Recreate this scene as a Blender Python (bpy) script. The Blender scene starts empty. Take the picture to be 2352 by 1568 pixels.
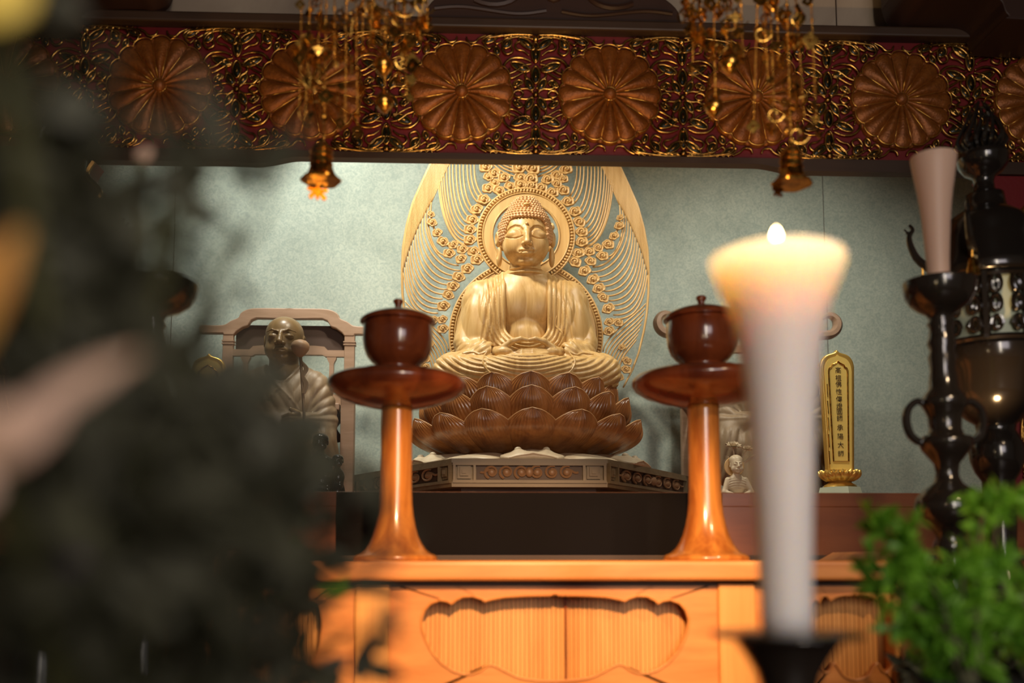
import bpy, bmesh, math, random
import numpy as np
from mathutils import Vector, Matrix
f4 = np.float32
PI = math.pi
scene = bpy.context.scene
COL = scene.collection

# ------------------------------------------------------------------ camera
ZC = 1.25                       # eye height
FPX = 2200.0                    # focal length in pixels of the 2352 px frame
TILT = math.radians(5.5)
PY0 = 1073.0                    # row of the optical axis (the frame is the upper crop of a larger exposure)
YAW = math.radians(2.2)
CAM = Vector((0.0, 0.0, ZC))
FW = Vector((math.sin(YAW) * math.cos(TILT), math.cos(YAW) * math.cos(TILT), math.sin(TILT)))
RT = Vector((math.cos(YAW), -math.sin(YAW), 0.0))
UP = RT.cross(FW)
cd = bpy.data.cameras.new('camera')
cd.sensor_width = 36.0
cd.lens = 36.0 * FPX / 2352.0
cd.shift_y = (PY0 - 784.0) / 2352.0
cd.clip_start = 0.05
cd.dof.use_dof = True
cd.dof.focus_distance = 2.50
cd.dof.aperture_fstop = 1.95
cam = bpy.data.objects.new('camera', cd)
COL.objects.link(cam)
cam.location = CAM
cam.rotation_euler = (PI / 2 + TILT, 0.0, -YAW)
scene.camera = cam

# ------------------------------------------------------------------ colour management, world
scene.view_settings.view_transform = 'Standard'
scene.view_settings.look = 'None'
scene.view_settings.gamma = 1.0
scene.view_settings.exposure = 0.0
scene.view_settings.use_curve_mapping = False
w = bpy.data.worlds.new('world')
scene.world = w
w.use_nodes = True
bg = w.node_tree.nodes['Background']
bg.inputs[0].default_value = (1.0, 0.86, 0.70, 1)
bg.inputs[1].default_value = 0.045


def at(px, py, Y):
    """the point of the upright plane y = Y that the frame shows at pixel (px, py)"""
    d = FW * FPX + RT * (px - 1176.0) + UP * (PY0 - py)
    return CAM + d * (Y / d.y)


def scl(px, py, Y):
    return (at(px + 50, py, Y) - at(px - 50, py, Y)).x / 100.0


# ------------------------------------------------------------------ lights
def spot(name, loc, tgt, power, col, size_deg, blend=0.4, radius=0.05):
    l = bpy.data.lights.new(name, 'SPOT')
    l.energy = power
    l.color = col
    l.spot_size = math.radians(size_deg)
    l.spot_blend = blend
    l.shadow_soft_size = radius
    o = bpy.data.objects.new(name, l)
    o.location = loc
    o.rotation_euler = (Vector(tgt) - Vector(loc)).to_track_quat('-Z', 'Y').to_euler()
    COL.objects.link(o)
    return o


def area(name, loc, tgt, power, col, sx, sy):
    l = bpy.data.lights.new(name, 'AREA')
    l.shape = 'RECTANGLE'
    l.energy = power
    l.color = col
    l.size = sx
    l.size_y = sy
    o = bpy.data.objects.new(name, l)
    o.location = loc
    o.rotation_euler = (Vector(tgt) - Vector(loc)).to_track_quat('-Z', 'Y').to_euler()
    COL.objects.link(o)
    return o


# alcove lamps above and behind the carved transom
spot('alcove_spot_key', (-0.14, 2.17, 2.70), (0.03, 2.62, 1.75), 33, (1.0, 0.89, 0.70), 110, 0.8, 0.035)
spot('alcove_spot_right', (0.84, 2.13, 2.68), (0.88, 2.85, 1.60), 34, (1.0, 0.92, 0.76), 110, 0.9, 0.05)
spot('alcove_spot_left', (-0.55, 2.34, 2.95), (-0.42, 3.0, 1.95), 60, (1.0, 0.97, 0.84), 110, 0.9, 0.05)
# lamp over the hall that lights the offering table and its stands
spot('hall_spot_table', (0.12, 0.42, 1.85), (0.12, 1.62, 1.21), 125, (1.0, 0.60, 0.28), 36, 0.4, 0.025)
spot('ornament_fill', (0.12, 1.02, 1.38), (0.13, 1.56, 2.12), 16, (1.0, 0.62, 0.26), 75, 0.7, 0.02)  # added lamp, only there to put glints on the brass
area('hall_doorway', (0.42, -0.8, 1.75), (0.1, 1.6, 1.35), 11, (1.0, 0.86, 0.66), 0.10, 1.3)
spot('hall_spot_right', (1.0, 0.2, 2.3), (0.64, 1.4, 1.22), 46, (1.0, 0.70, 0.42), 36, 0.5, 0.04)
for lx in (-0.55, 0.15, 0.9):
    spot('transom_uplight', (lx, 1.56, 1.40), (lx, 2.0, 2.12), 6, (1.0, 0.60, 0.26), 60, 0.8, 0.02)
# added fill from behind the viewer, brightens the candle and near leaves
area('front_fill', (0.7, -0.9, 1.9), (0.1, 1.0, 1.2), 12, (1.0, 0.90, 0.92), 1.0, 0.8)

# ------------------------------------------------------------------ mesh helpers


class MB:
    def __init__(s):
        s.V = []
        s.F = []

    def add(s, V, F):
        n = len(s.V)
        s.V.extend([tuple(v) for v in V])
        s.F.extend([tuple(i + n for i in f) for f in F])
        return s

    def box(s, x0, x1, y0, y1, z0, z1):
        V = [(x, y, z) for x in (x0, x1) for y in (y0, y1) for z in (z0, z1)]
        return s.add(V, [(0, 1, 3, 2), (4, 6, 7, 5), (0, 4, 5, 1), (2, 3, 7, 6), (0, 2, 6, 4), (1, 5, 7, 3)])

    def lathe(s, prof, n=32, c=(0, 0), lobes=0, amp=0.0):
        V = []
        for r, z in prof:
            for i in range(n):
                a = 2 * PI * i / n
                rr = r * (1 + amp * math.cos(lobes * a)) if lobes else r
                V.append((c[0] + rr * math.cos(a), c[1] + rr * math.sin(a), z))
        m = len(prof)
        F = [(j * n + i, j * n + (i + 1) % n, (j + 1) * n + (i + 1) % n, (j + 1) * n + i) for j in range(m - 1) for i in range(n)]
        F.append(tuple(range(n - 1, -1, -1)))
        F.append(tuple((m - 1) * n + i for i in range(n)))
        return s.add(V, F)

    def ball(s, c, r, nu=12, nv=8):
        if not hasattr(r, '__len__'):
            r = (r, r, r)
        V = [(c[0], c[1], c[2] - r[2])]
        for j in range(1, nv):
            t = PI * j / nv
            for i in range(nu):
                a = 2 * PI * i / nu
                V.append((c[0] + r[0] * math.sin(t) * math.cos(a), c[1] + r[1] * math.sin(t) * math.sin(a), c[2] - r[2] * math.cos(t)))
        V.append((c[0], c[1], c[2] + r[2]))
        F = [(0, 1 + (i + 1) % nu, 1 + i) for i in range(nu)]
        for j in range(nv - 2):
            b = 1 + j * nu
            F += [(b + i, b + (i + 1) % nu, b + nu + (i + 1) % nu, b + nu + i) for i in range(nu)]
        b = 1 + (nv - 2) * nu
        F += [(b + i, b + (i + 1) % nu, len(V) - 1) for i in range(nu)]
        return s.add(V, F)

    def tube(s, pts, r, n=6, flat=1.0, closed=False, nrm=None):
        """flat < 1 squeezes the section along nrm"""
        P = [Vector(p) for p in pts]
        m = len(P)
        R = r if hasattr(r, '__len__') else [r] * m
        V = []
        ref = Vector(nrm) if nrm else Vector((0, 1, 0))
        for i in range(m):
            if closed:
                t = P[(i + 1) % m] - P[i - 1]
            else:
                t = P[min(i + 1, m - 1)] - P[max(i - 1, 0)]
            t = t.normalized() if t.length > 1e-9 else Vector((0, 0, 1))
            b = t.cross(ref)
            if b.length < 1e-3:
                b = t.cross(Vector((1, 0, 0.1)))
            b.normalize()
            q = b.cross(t).normalized()
            for k in range(n):
                a = 2 * PI * (k + 0.5) / n
                V.append(P[i] + b * (math.cos(a) * R[i]) + q * (math.sin(a) * R[i] * flat))
        F = []
        for i in range(m if closed else m - 1):
            j = (i + 1) % m
            F += [(i * n + k, i * n + (k + 1) % n, j * n + (k + 1) % n, j * n + k) for k in range(n)]
        if not closed:
            F.append(tuple(range(n - 1, -1, -1)))
            F.append(tuple((m - 1) * n + k for k in range(n)))
        return s.add(V, F)

    def prism(s, poly, y0, y1):
        """poly: list of (x, z), extruded from y0 to y1"""
        n = len(poly)
        V = [(x, y0, z) for x, z in poly] + [(x, y1, z) for x, z in poly]
        F = [tuple(range(n)), tuple(range(2 * n - 1, n - 1, -1))]
        F += [(i, i + n, (i + 1) % n + n, (i + 1) % n) for i in range(n)]
        return s.add(V, F)

    def slab(s, poly, z0, z1):
        n = len(poly)
        V = [(x, y, z0) for x, y in poly] + [(x, y, z1) for x, y in poly]
        F = [tuple(range(n - 1, -1, -1)), tuple(range(n, 2 * n))]
        F += [(i, (i + 1) % n, (i + 1) % n + n, i + n) for i in range(n)]
        return s.add(V, F)

    def ring(s, outer, inner, y0, y1):
        """plate with a hole; outer and inner outlines have the same count"""
        n = len(outer)
        V = [(x, y0, z) for x, z in outer] + [(x, y0, z) for x, z in inner] + [(x, y1, z) for x, z in outer] + [(x, y1, z) for x, z in inner]
        F = []
        for i in range(n):
            j = (i + 1) % n
            F += [(i, j, n + j, n + i), (2 * n + i, 3 * n + i, 3 * n + j, 2 * n + j), (i, 2 * n + i, 2 * n + j, j), (n + i, n + j, 3 * n + j, 3 * n + i)]
        return s.add(V, F)

    def grid(s, P, nu, nv):
        """P: nu*nv points row by row"""
        F = [(j * nu + i, j * nu + i + 1, (j + 1) * nu + i + 1, (j + 1) * nu + i) for j in range(nv - 1) for i in range(nu - 1)]
        return s.add(P, F)

    def xf(s, M):
        s.V = [tuple(M @ Vector(v)) for v in s.V]
        return s

    def sc(s, k):
        s.V = [(v[0] * k, v[1] * k, v[2] * k) for v in s.V]
        return s

    def copyto(s, o, M):
        o.add([tuple(M @ Vector(v)) for v in s.V], s.F)

    def build(s, name, mat, parent=None, smooth=True, recalc=True, angle=40):
        me = bpy.data.meshes.new(name)
        me.from_pydata(s.V, [], s.F)
        if recalc:
            bm = bmesh.new()
            bm.from_mesh(me)
            bmesh.ops.recalc_face_normals(bm, faces=bm.faces)
            bm.to_mesh(me)
            bm.free()
        return link(name, me, mat, parent, smooth, angle)


def link(name, me, mat, parent=None, smooth=True, angle=40):
    me.materials.clear()
    me.materials.append(mat)
    if smooth:
        me.shade_smooth()
        if angle and angle < 180:
            try:
                me.set_sharp_from_angle(angle=math.radians(angle))
            except Exception:
                pass
    o = bpy.data.objects.new(name, me)
    COL.objects.link(o)
    if parent is not None:
        o.parent = parent
    return o


def npmesh(name, V, F, mat, parent=None):
    me = bpy.data.meshes.new(name)
    me.vertices.add(len(V))
    me.vertices.foreach_set('co', np.ascontiguousarray(V, f4).ravel())
    me.loops.add(F.size)
    me.loops.foreach_set('vertex_index', np.ascontiguousarray(F, np.int32).ravel())
    me.polygons.add(len(F))
    me.polygons.foreach_set('loop_start', np.arange(0, F.size, 4, dtype=np.int32))
    me.polygons.foreach_set('loop_total', np.full(len(F), 4, np.int32))
    me.update(calc_edges=True)
    me.validate()
    return link(name, me, mat, parent, True, 0)


def thing(name, label, cat, loc=(0, 0, 0), rz=0.0, group=None):
    o = bpy.data.objects.new(name, None)
    o.empty_display_size = 0.05
    COL.objects.link(o)
    o.location = loc
    o.rotation_euler = (0, 0, rz)
    o['label'] = label
    o['category'] = cat
    if group:
        o['group'] = group
    return o


def tag(o, label, cat, group=None, kind=None):
    o['label'] = label
    o['category'] = cat
    if group:
        o['group'] = group
    if kind:
        o['kind'] = kind
    return o


def struct(o):
    o['kind'] = 'structure'
    return o


def dup(o, parent=None):
    c = o.copy()
    COL.objects.link(c)
    c.parent = parent
    for ch in list(o.children):
        dup(ch, c)
    return c


def bev(o, w, seg=2):
    m = o.modifiers.new('bevel', 'BEVEL')
    m.width = w
    m.segments = seg
    m.limit_method = 'ANGLE'
    return o


def bez(p0, p1, p2, p3, n=16):
    out = []
    for i in range(n + 1):
        t = i / n
        a, b, c, d = (1 - t) ** 3, 3 * t * (1 - t) ** 2, 3 * t * t * (1 - t), t ** 3
        out.append(tuple(a * p0[k] + b * p1[k] + c * p2[k] + d * p3[k] for k in range(len(p0))))
    return out


def crom(pts, n=8, closed=False):
    """Catmull-Rom through the points"""
    P = [tuple(p) for p in pts]
    m = len(P)
    out = []
    for i in range(m if closed else m - 1):
        g = (lambda k: P[k % m]) if closed else (lambda k: P[max(0, min(m - 1, k))])
        a, b, c, d = g(i - 1), g(i), g(i + 1), g(i + 2)
        for j in range(n):
            t = j / n
            out.append(tuple(0.5 * ((2 * b[k]) + (-a[k] + c[k]) * t + (2 * a[k] - 5 * b[k] + 4 * c[k] - d[k]) * t * t + (-a[k] + 3 * b[k] - 3 * c[k] + d[k]) * t ** 3) for k in range(len(b))))
    if not closed:
        out.append(P[-1])
    return out


# ------------------------------------------------------------------ signed distance carving (for bodies, robes, heads)
EDGES = [(0, 1), (2, 3), (4, 5), (6, 7), (0, 2), (1, 3), (4, 6), (5, 7), (0, 4), (1, 5), (2, 6), (3, 7)]


class Vol:
    def __init__(s, lo, hi, h):
        s.h = h
        s.ax = [np.arange(lo[i], hi[i] + h, h, dtype=f4) for i in range(3)]
        s.d = np.full([len(a) for a in s.ax], 40.0, f4)

    def sub(s, lo, hi):
        sl = []
        for i in range(3):
            a = int(np.searchsorted(s.ax[i], lo[i]))
            b = int(np.searchsorted(s.ax[i], hi[i]))
            sl.append(slice(max(a, 0), max(b, a)))
        sl = tuple(sl)
        X = s.ax[0][sl[0]][:, None, None]
        Y = s.ax[1][sl[1]][None, :, None]
        Z = s.ax[2][sl[2]][None, None, :]
        return sl, X, Y, Z

    def comb(s, sl, v, k, mode):
        a = s.d[sl]
        if a.size == 0:
            return
        if mode == 's':
            v = -v
            h = np.clip(0.5 - 0.5 * (v - a) / k, 0, 1)
            s.d[sl] = a * h + v * (1 - h) + k * h * (1 - h)
        else:
            h = np.clip(0.5 + 0.5 * (a - v) / k, 0, 1)
            s.d[sl] = a * (1 - h) + v * h - k * h * (1 - h)

    def ell(s, c, r, k=6.0, mode='u', mir=False, rot=None):
        m = k + 3 * s.h + 3
        R = max(r) if rot is not None else None
        ext = [R or r[i] for i in range(3)]
        lo = [c[i] - ext[i] - m for i in range(3)]
        hi = [c[i] + ext[i] + m for i in range(3)]
        if mir:
            e = abs(c[0]) + ext[0] + m
            lo[0], hi[0] = -e, e
        sl, X, Y, Z = s.sub(lo, hi)
        if mir:
            X = np.abs(X)
        x, y, z = X - c[0], Y - c[1], Z - c[2]
        if rot is not None:
            A = Matrix(rot) if not isinstance(rot, Matrix) else rot
            x, y, z = (A[0][0] * x + A[1][0] * y + A[2][0] * z, A[0][1] * x + A[1][1] * y + A[2][1] * z, A[0][2] * x + A[1][2] * y + A[2][2] * z)
        k0 = np.sqrt((x / r[0]) ** 2 + (y / r[1]) ** 2 + (z / r[2]) ** 2)
        k1 = np.sqrt((x / r[0] ** 2) ** 2 + (y / r[1] ** 2) ** 2 + (z / r[2] ** 2) ** 2) + 1e-6
        s.comb(sl, (k0 * (k0 - 1) / k1).astype(f4), k, mode)

    def cap(s, a, b, ra, rb, k=6.0, mode='u', mir=False, sq=(1, 1, 1)):
        m = k + 3 * s.h + 3
        rr = max(ra, rb) * max(1.0 / q for q in sq)
        lo = [min(a[i], b[i]) - rr - m for i in range(3)]
        hi = [max(a[i], b[i]) + rr + m for i in range(3)]
        if mir:
            e = max(abs(lo[0]), abs(hi[0]))
            lo[0], hi[0] = -e, e
        sl, X, Y, Z = s.sub(lo, hi)
        if mir:
            X = np.abs(X)
        ba = [(b[i] - a[i]) * sq[i] for i in range(3)]
        bb = sum(q * q for q in ba) + 1e-6
        px, py, pz = (X - a[0]) * sq[0], (Y - a[1]) * sq[1], (Z - a[2]) * sq[2]
        t = np.clip((px * ba[0] + py * ba[1] + pz * ba[2]) / bb, 0, 1)
        v = np.sqrt((px - t * ba[0]) ** 2 + (py - t * ba[1]) ** 2 + (pz - t * ba[2]) ** 2) - (ra + (rb - ra) * t)
        s.comb(sl, v.astype(f4), k, mode)

    def path(s, pts, rs, k=3.0, mode='u', mir=False):
        for i in range(len(pts) - 1):
            r0 = rs[i] if hasattr(rs, '__len__') else rs
            r1 = rs[i + 1] if hasattr(rs, '__len__') else rs
            s.cap(pts[i], pts[i + 1], r0, r1, k, mode, mir)

    def fn(s, f, lo, hi, k=3.0, mode='u'):
        sl, X, Y, Z = s.sub(lo, hi)
        s.comb(sl, np.broadcast_to(f(X, Y, Z), s.d[sl].shape).astype(f4), k, mode)

    def disp(s, f, lo, hi):
        """d -= f(X, Y, Z)"""
        sl, X, Y, Z = s.sub(lo, hi)
        s.d[sl] -= f(X, Y, Z)

    def mesh(s, name, mat, parent, S, flip=False):
        d = s.d
        sg = d < 0
        u = sg.astype(np.uint8)
        sl = lambda o, n: slice(o, n - 1 + o)
        n0, n1, n2 = d.shape
        cnt = np.zeros((n0 - 1, n1 - 1, n2 - 1), np.uint8)
        for a in (0, 1):
            for b in (0, 1):
                for c in (0, 1):
                    cnt += u[sl(a, n0), sl(b, n1), sl(c, n2)]
        mask = (cnt > 0) & (cnt < 8)
        idx = np.argwhere(mask)
        vals = []
        offs = [(a, b, c) for a in (0, 1) for b in (0, 1) for c in (0, 1)]
        for o in offs:
            vals.append(d[idx[:, 0] + o[0], idx[:, 1] + o[1], idx[:, 2] + o[2]])
        acc = np.zeros((len(idx), 3), f4)
        num = np.zeros(len(idx), f4)
        for a, b in EDGES:
            va, vb = vals[a], vals[b]
            cr = (va < 0) != (vb < 0)
            t = np.where(cr, va / np.where(cr, va - vb, 1), 0)
            for k in range(3):
                acc[:, k] += np.where(cr, offs[a][k] + t * (offs[b][k] - offs[a][k]), 0)
            num += cr
        pos = idx + acc / num[:, None]
        V = np.stack([s.ax[k][0] + pos[:, k] * s.h for k in range(3)], 1) * S
        vid = np.full(mask.shape, -1, np.int32)
        vid[mask] = np.arange(len(idx))
        Q = []
        for ax in range(3):
            o1, o2 = (ax + 1) % 3, (ax + 2) % 3
            A = [slice(None)] * 3
            B = [slice(None)] * 3
            A[ax] = slice(0, -1)
            B[ax] = slice(1, None)
            sa, sb = sg[tuple(A)], sg[tuple(B)]
            e = np.argwhere(sa != sb)
            ok = (e[:, o1] > 0) & (e[:, o2] > 0) & (e[:, o1] < d.shape[o1] - 1) & (e[:, o2] < d.shape[o2] - 1)
            e = e[ok]
            ins = sa[e[:, 0], e[:, 1], e[:, 2]]
            def cell(d1, d2):
                c = e.copy()
                c[:, o1] += d1
                c[:, o2] += d2
                return vid[c[:, 0], c[:, 1], c[:, 2]]
            q = np.stack([cell(-1, -1), cell(0, -1), cell(0, 0), cell(-1, 0)], 1)
            q[~ins] = q[~ins][:, ::-1]
            Q.append(q)
        F = np.concatenate(Q)
        F = F[(F >= 0).all(1)]
        return npmesh(name, V, F, mat, parent)


def ridge(ph):
    """rounded ridges with sharp valleys, 0..1"""
    return np.abs(np.sin(PI * ph)).astype(f4)


def sstep(a, b, x):
    t = np.clip((x - a) / (b - a), 0, 1)
    return t * t * (3 - 2 * t)


# ------------------------------------------------------------------ materials


def mat(name, base, rough=0.5, metal=0.0, grain=None, bump=0.0, bscale=60.0, spec=0.5, coat=0.0, coatr=0.1, sss=0.0, stretch=(1, 1, 1), gscale=8.0, mottle=None, alpha=None):
    m = bpy.data.materials.new(name)
    m.use_nodes = True
    nt = m.node_tree
    N, L = nt.nodes, nt.links
    b = N['Principled BSDF']
    b.inputs['Base Color'].default_value = (*base, 1)
    b.inputs['Roughness'].default_value = rough
    b.inputs['Metallic'].default_value = metal
    b.inputs['Specular IOR Level'].default_value = spec
    b.inputs['Coat Weight'].default_value = coat
    b.inputs['Coat Roughness'].default_value = coatr
    if sss:
        b.inputs['Subsurface Weight'].default_value = sss
        b.inputs['Subsurface Radius'].default_value = (1.0, 0.6, 0.35)
        b.inputs['Subsurface Scale'].default_value = 0.02
    tc = N.new('ShaderNodeTexCoord')
    mp = N.new('ShaderNodeMapping')
    mp.inputs['Scale'].default_value = stretch
    L.new(tc.outputs['Object'], mp.inputs[0])
    if grain:
        nz = N.new('ShaderNodeTexNoise')
        nz.inputs['Scale'].default_value = gscale
        nz.inputs['Detail'].default_value = 6
        nz.inputs['Roughness'].default_value = 0.6
        nz.inputs['Distortion'].default_value = 0.6
        L.new(mp.outputs[0], nz.inputs['Vector'])
        cr = N.new('ShaderNodeValToRGB')
        cr.color_ramp.elements[0].position = 0.36
        cr.color_ramp.elements[0].color = (*grain, 1)
        cr.color_ramp.elements[1].position = 0.62
        cr.color_ramp.elements[1].color = (*base, 1)
        L.new(nz.outputs[0], cr.inputs[0])
        L.new(cr.outputs[0], b.inputs['Base Color'])
    if bump:
        n2 = N.new('ShaderNodeTexNoise')
        n2.inputs['Scale'].default_value = bscale
        n2.inputs['Detail'].default_value = 4
        L.new(mp.outputs[0], n2.inputs['Vector'])
        bp = N.new('ShaderNodeBump')
        bp.inputs['Strength'].default_value = bump
        bp.inputs['Distance'].default_value = 0.002
        L.new(n2.outputs[0], bp.inputs['Height'])
        L.new(bp.outputs[0], b.inputs['Normal'])
    return m


M = {}
M['cypress'] = mat('pale carved wood', (0.68, 0.455, 0.19), 0.40, grain=(0.54, 0.325, 0.11), stretch=(1, 1, 0.07), gscale=70, bump=0.05, bscale=150)
M['cypress_dark'] = mat('pale wood of the halo', (0.66, 0.43, 0.17), 0.42, grain=(0.54, 0.32, 0.11), stretch=(1, 1, 0.08), gscale=50, bump=0.05, bscale=150)
M['hair'] = mat('carved wooden curls', (0.68, 0.43, 0.22), 0.4)
M['petal'] = mat('varnished brown wood', (0.46, 0.19, 0.055), 0.27, grain=(0.26, 0.095, 0.028), stretch=(1, 1, 0.25), gscale=22, coat=0.4, coatr=0.15)
M['petal_edge'] = mat('pale petal edge', (0.58, 0.32, 0.13), 0.35)
M['plinth'] = mat('olive brown carved wood', (0.17, 0.125, 0.07), 0.5, grain=(0.13, 0.09, 0.048), stretch=(0.2, 1, 1), gscale=30)
M['plinth_relief'] = mat('relief wood', (0.22, 0.125, 0.065), 0.45)
M['plinth_shadow'] = mat('dark wood and recess shade', (0.06, 0.032, 0.02), 0.6)  # dark tone painting shade into recesses and gaps, also joints and wick
M['pale'] = mat('whitened pale wood', (0.66, 0.55, 0.38), 0.45, grain=(0.56, 0.44, 0.29), gscale=30)
M['monk'] = mat('brown grey carved wood', (0.28, 0.20, 0.12), 0.5, grain=(0.22, 0.155, 0.09), stretch=(1, 1, 0.1), gscale=40)
M['monk_skin'] = mat('oiled carved wood', (0.26, 0.17, 0.08), 0.34, grain=(0.21, 0.135, 0.06), stretch=(1, 1, 0.1), gscale=40)
M['chair'] = mat('pink brown chair wood', (0.40, 0.265, 0.18), 0.5, grain=(0.34, 0.22, 0.14), stretch=(0.15, 1, 1), gscale=60)
M['black'] = mat('black lacquer figure', (0.010, 0.012, 0.014), 0.12, coat=0.5)
M['bronze'] = mat('black bronze', (0.014, 0.011, 0.009), 0.16, metal=0.0, spec=0.7, coat=0.2, coatr=0.1)
M['gold'] = mat('gold leaf', (0.85, 0.55, 0.13), 0.32, metal=0.6, bump=0.15, bscale=120)
M['gold_face'] = mat('satin gold leaf', (1.0, 0.74, 0.20), 0.38, metal=0.0, bump=0.06, bscale=60)
M['brass'] = mat('old brass', (1.0, 0.56, 0.11), 0.24, metal=1.0, grain=(0.34, 0.16, 0.03), gscale=70, bump=0.25, bscale=150)
M['ink'] = mat('brown black ink', (0.035, 0.014, 0.008), 0.6)
M['celadon'] = mat('pale green cloth stand and painted lantern light', (0.50, 0.56, 0.42), 0.5)
M['lacquer'] = mat('red brown lacquered wood', (0.25, 0.055, 0.016), 0.20, grain=(0.12, 0.024, 0.009), stretch=(1, 1, 0.35), gscale=16, coat=0.6, coatr=0.12)
M['stem'] = mat('varnished orange wood', (0.62, 0.235, 0.045), 0.22, grain=(0.34, 0.10, 0.018), stretch=(1, 1, 0.16), gscale=34, coat=0.6, coatr=0.1)
M['table'] = mat('orange table wood', (0.76, 0.31, 0.085), 0.42, grain=(0.62, 0.215, 0.05), stretch=(0.12, 1, 1), gscale=26)
M['post'] = mat('straight grained orange wood', (0.80, 0.38, 0.11), 0.42, grain=(0.68, 0.29, 0.07), stretch=(1, 1, 0.05), gscale=50)
M['shelf'] = mat('brown lacquered shelf', (0.27, 0.085, 0.030), 0.34, grain=(0.20, 0.06, 0.022), stretch=(0.15, 1, 1), gscale=14, coat=0.2, coatr=0.2)
M['shelf_shade'] = mat('shelf centre in painted shade', (0.007, 0.0055, 0.006), 0.6, spec=0.05)  # near-black colour carries the shade on the shelf centre
M['beam'] = mat('dark beam wood', (0.050, 0.026, 0.014), 0.5, grain=(0.035, 0.017, 0.009), stretch=(0.1, 1, 1), gscale=30)
M['redground'] = mat('red lacquer ground', (0.15, 0.008, 0.010), 0.45, bump=0.2, bscale=90)
M['medal'] = mat('aged copper gilt', (0.31, 0.098, 0.016), 0.42, metal=0.4, grain=(0.20, 0.060, 0.010), gscale=90, bump=0.6, bscale=260)
M['medal_rim'] = mat('bright gilt line', (0.95, 0.56, 0.12), 0.30, metal=1.0)
M['scroll'] = mat('gilt scroll work', (0.70, 0.40, 0.10), 0.27, metal=1.0, grain=(0.20, 0.10, 0.03), gscale=40, bump=0.3, bscale=100)
M['scroll_fill'] = mat('dark green scroll fill', (0.022, 0.026, 0.012), 0.35)
M['bracket'] = mat('dark carved bracket', (0.038, 0.016, 0.010), 0.5)
M['plaster'] = mat('grey brown plaster', (0.40, 0.31, 0.23), 0.85, grain=(0.50, 0.40, 0.30), gscale=5)
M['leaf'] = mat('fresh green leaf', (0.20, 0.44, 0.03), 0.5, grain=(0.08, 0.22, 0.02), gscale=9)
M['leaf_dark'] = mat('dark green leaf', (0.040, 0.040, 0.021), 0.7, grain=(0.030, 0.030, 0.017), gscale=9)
M['stalk'] = mat('green brown stalk', (0.06, 0.06, 0.02), 0.7)
M['lily'] = mat('pink lily petal', (0.68, 0.48, 0.42), 0.6, grain=(0.56, 0.36, 0.22), gscale=12)
M['lily_orange'] = mat('orange lily petal', (0.62, 0.27, 0.06), 0.6, grain=(0.42, 0.30, 0.05), gscale=14)
M['violet'] = mat('violet petal', (0.13, 0.02, 0.22), 0.6)
M['floor'] = mat('dark wooden floor', (0.07, 0.035, 0.02), 0.4, grain=(0.05, 0.025, 0.014), stretch=(0.1, 1, 1), gscale=12)
M['candle_pink'] = mat('pink beige wax', (0.66, 0.44, 0.33), 0.5, sss=0.15)
M['vase'] = mat('dark glazed vase', (0.02, 0.02, 0.022), 0.75, spec=0.1)


def translucent(m, w, col):
    """thin leaves and petals let light through"""
    nt = m.node_tree
    b = nt.nodes['Principled BSDF']
    out = nt.nodes['Material Output']
    t = nt.nodes.new('ShaderNodeBsdfTranslucent')
    t.inputs[0].default_value = (*col, 1)
    mx = nt.nodes.new('ShaderNodeMixShader')
    mx.inputs[0].default_value = w
    nt.links.new(b.outputs[0], mx.inputs[1])
    nt.links.new(t.outputs[0], mx.inputs[2])
    nt.links.new(mx.outputs[0], out.inputs[0])


translucent(M['leaf'], 0.35, (0.22, 0.55, 0.03))
translucent(M['lily'], 0.3, (0.7, 0.5, 0.42))
translucent(M['lily_orange'], 0.3, (0.8, 0.4, 0.1))

# mottled green grey wall paper with darker clouds and panel joints
m = mat('mottled green grey paper', (0.46, 0.53, 0.47), 0.8)
nt = m.node_tree
N, L = nt.nodes, nt.links
tc = N.new('ShaderNodeTexCoord')
n1 = N.new('ShaderNodeTexNoise')
n1.inputs['Scale'].default_value = 75
n1.inputs['Detail'].default_value = 5
n1.inputs['Distortion'].default_value = 2.2
n2 = N.new('ShaderNodeTexNoise')
n2.inputs['Scale'].default_value = 7
n2.inputs['Detail'].default_value = 3
L.new(tc.outputs['Object'], n1.inputs['Vector'])
L.new(tc.outputs['Object'], n2.inputs['Vector'])
r1 = N.new('ShaderNodeValToRGB')
r1.color_ramp.elements[0].position = 0.38
r1.color_ramp.elements[0].color = (0.37, 0.45, 0.41, 1)
r1.color_ramp.elements[1].position = 0.60
r1.color_ramp.elements[1].color = (0.50, 0.57, 0.50, 1)
L.new(n1.outputs[0], r1.inputs[0])
mx = N.new('ShaderNodeMix')
mx.data_type = 'RGBA'
mx.blend_type = 'MULTIPLY'
mx.inputs[0].default_value = 0.6
r2 = N.new('ShaderNodeValToRGB')
r2.color_ramp.elements[0].position = 0.3
r2.color_ramp.elements[0].color = (0.72, 0.74, 0.74, 1)
r2.color_ramp.elements[1].position = 0.65
r2.color_ramp.elements[1].color = (1, 1, 1, 1)
L.new(n2.outputs[0], r2.inputs[0])
L.new(r1.outputs[0], mx.inputs[6])
L.new(r2.outputs[0], mx.inputs[7])
L.new(mx.outputs[2], N['Principled BSDF'].inputs['Base Color'])
M['paper'] = m

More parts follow.
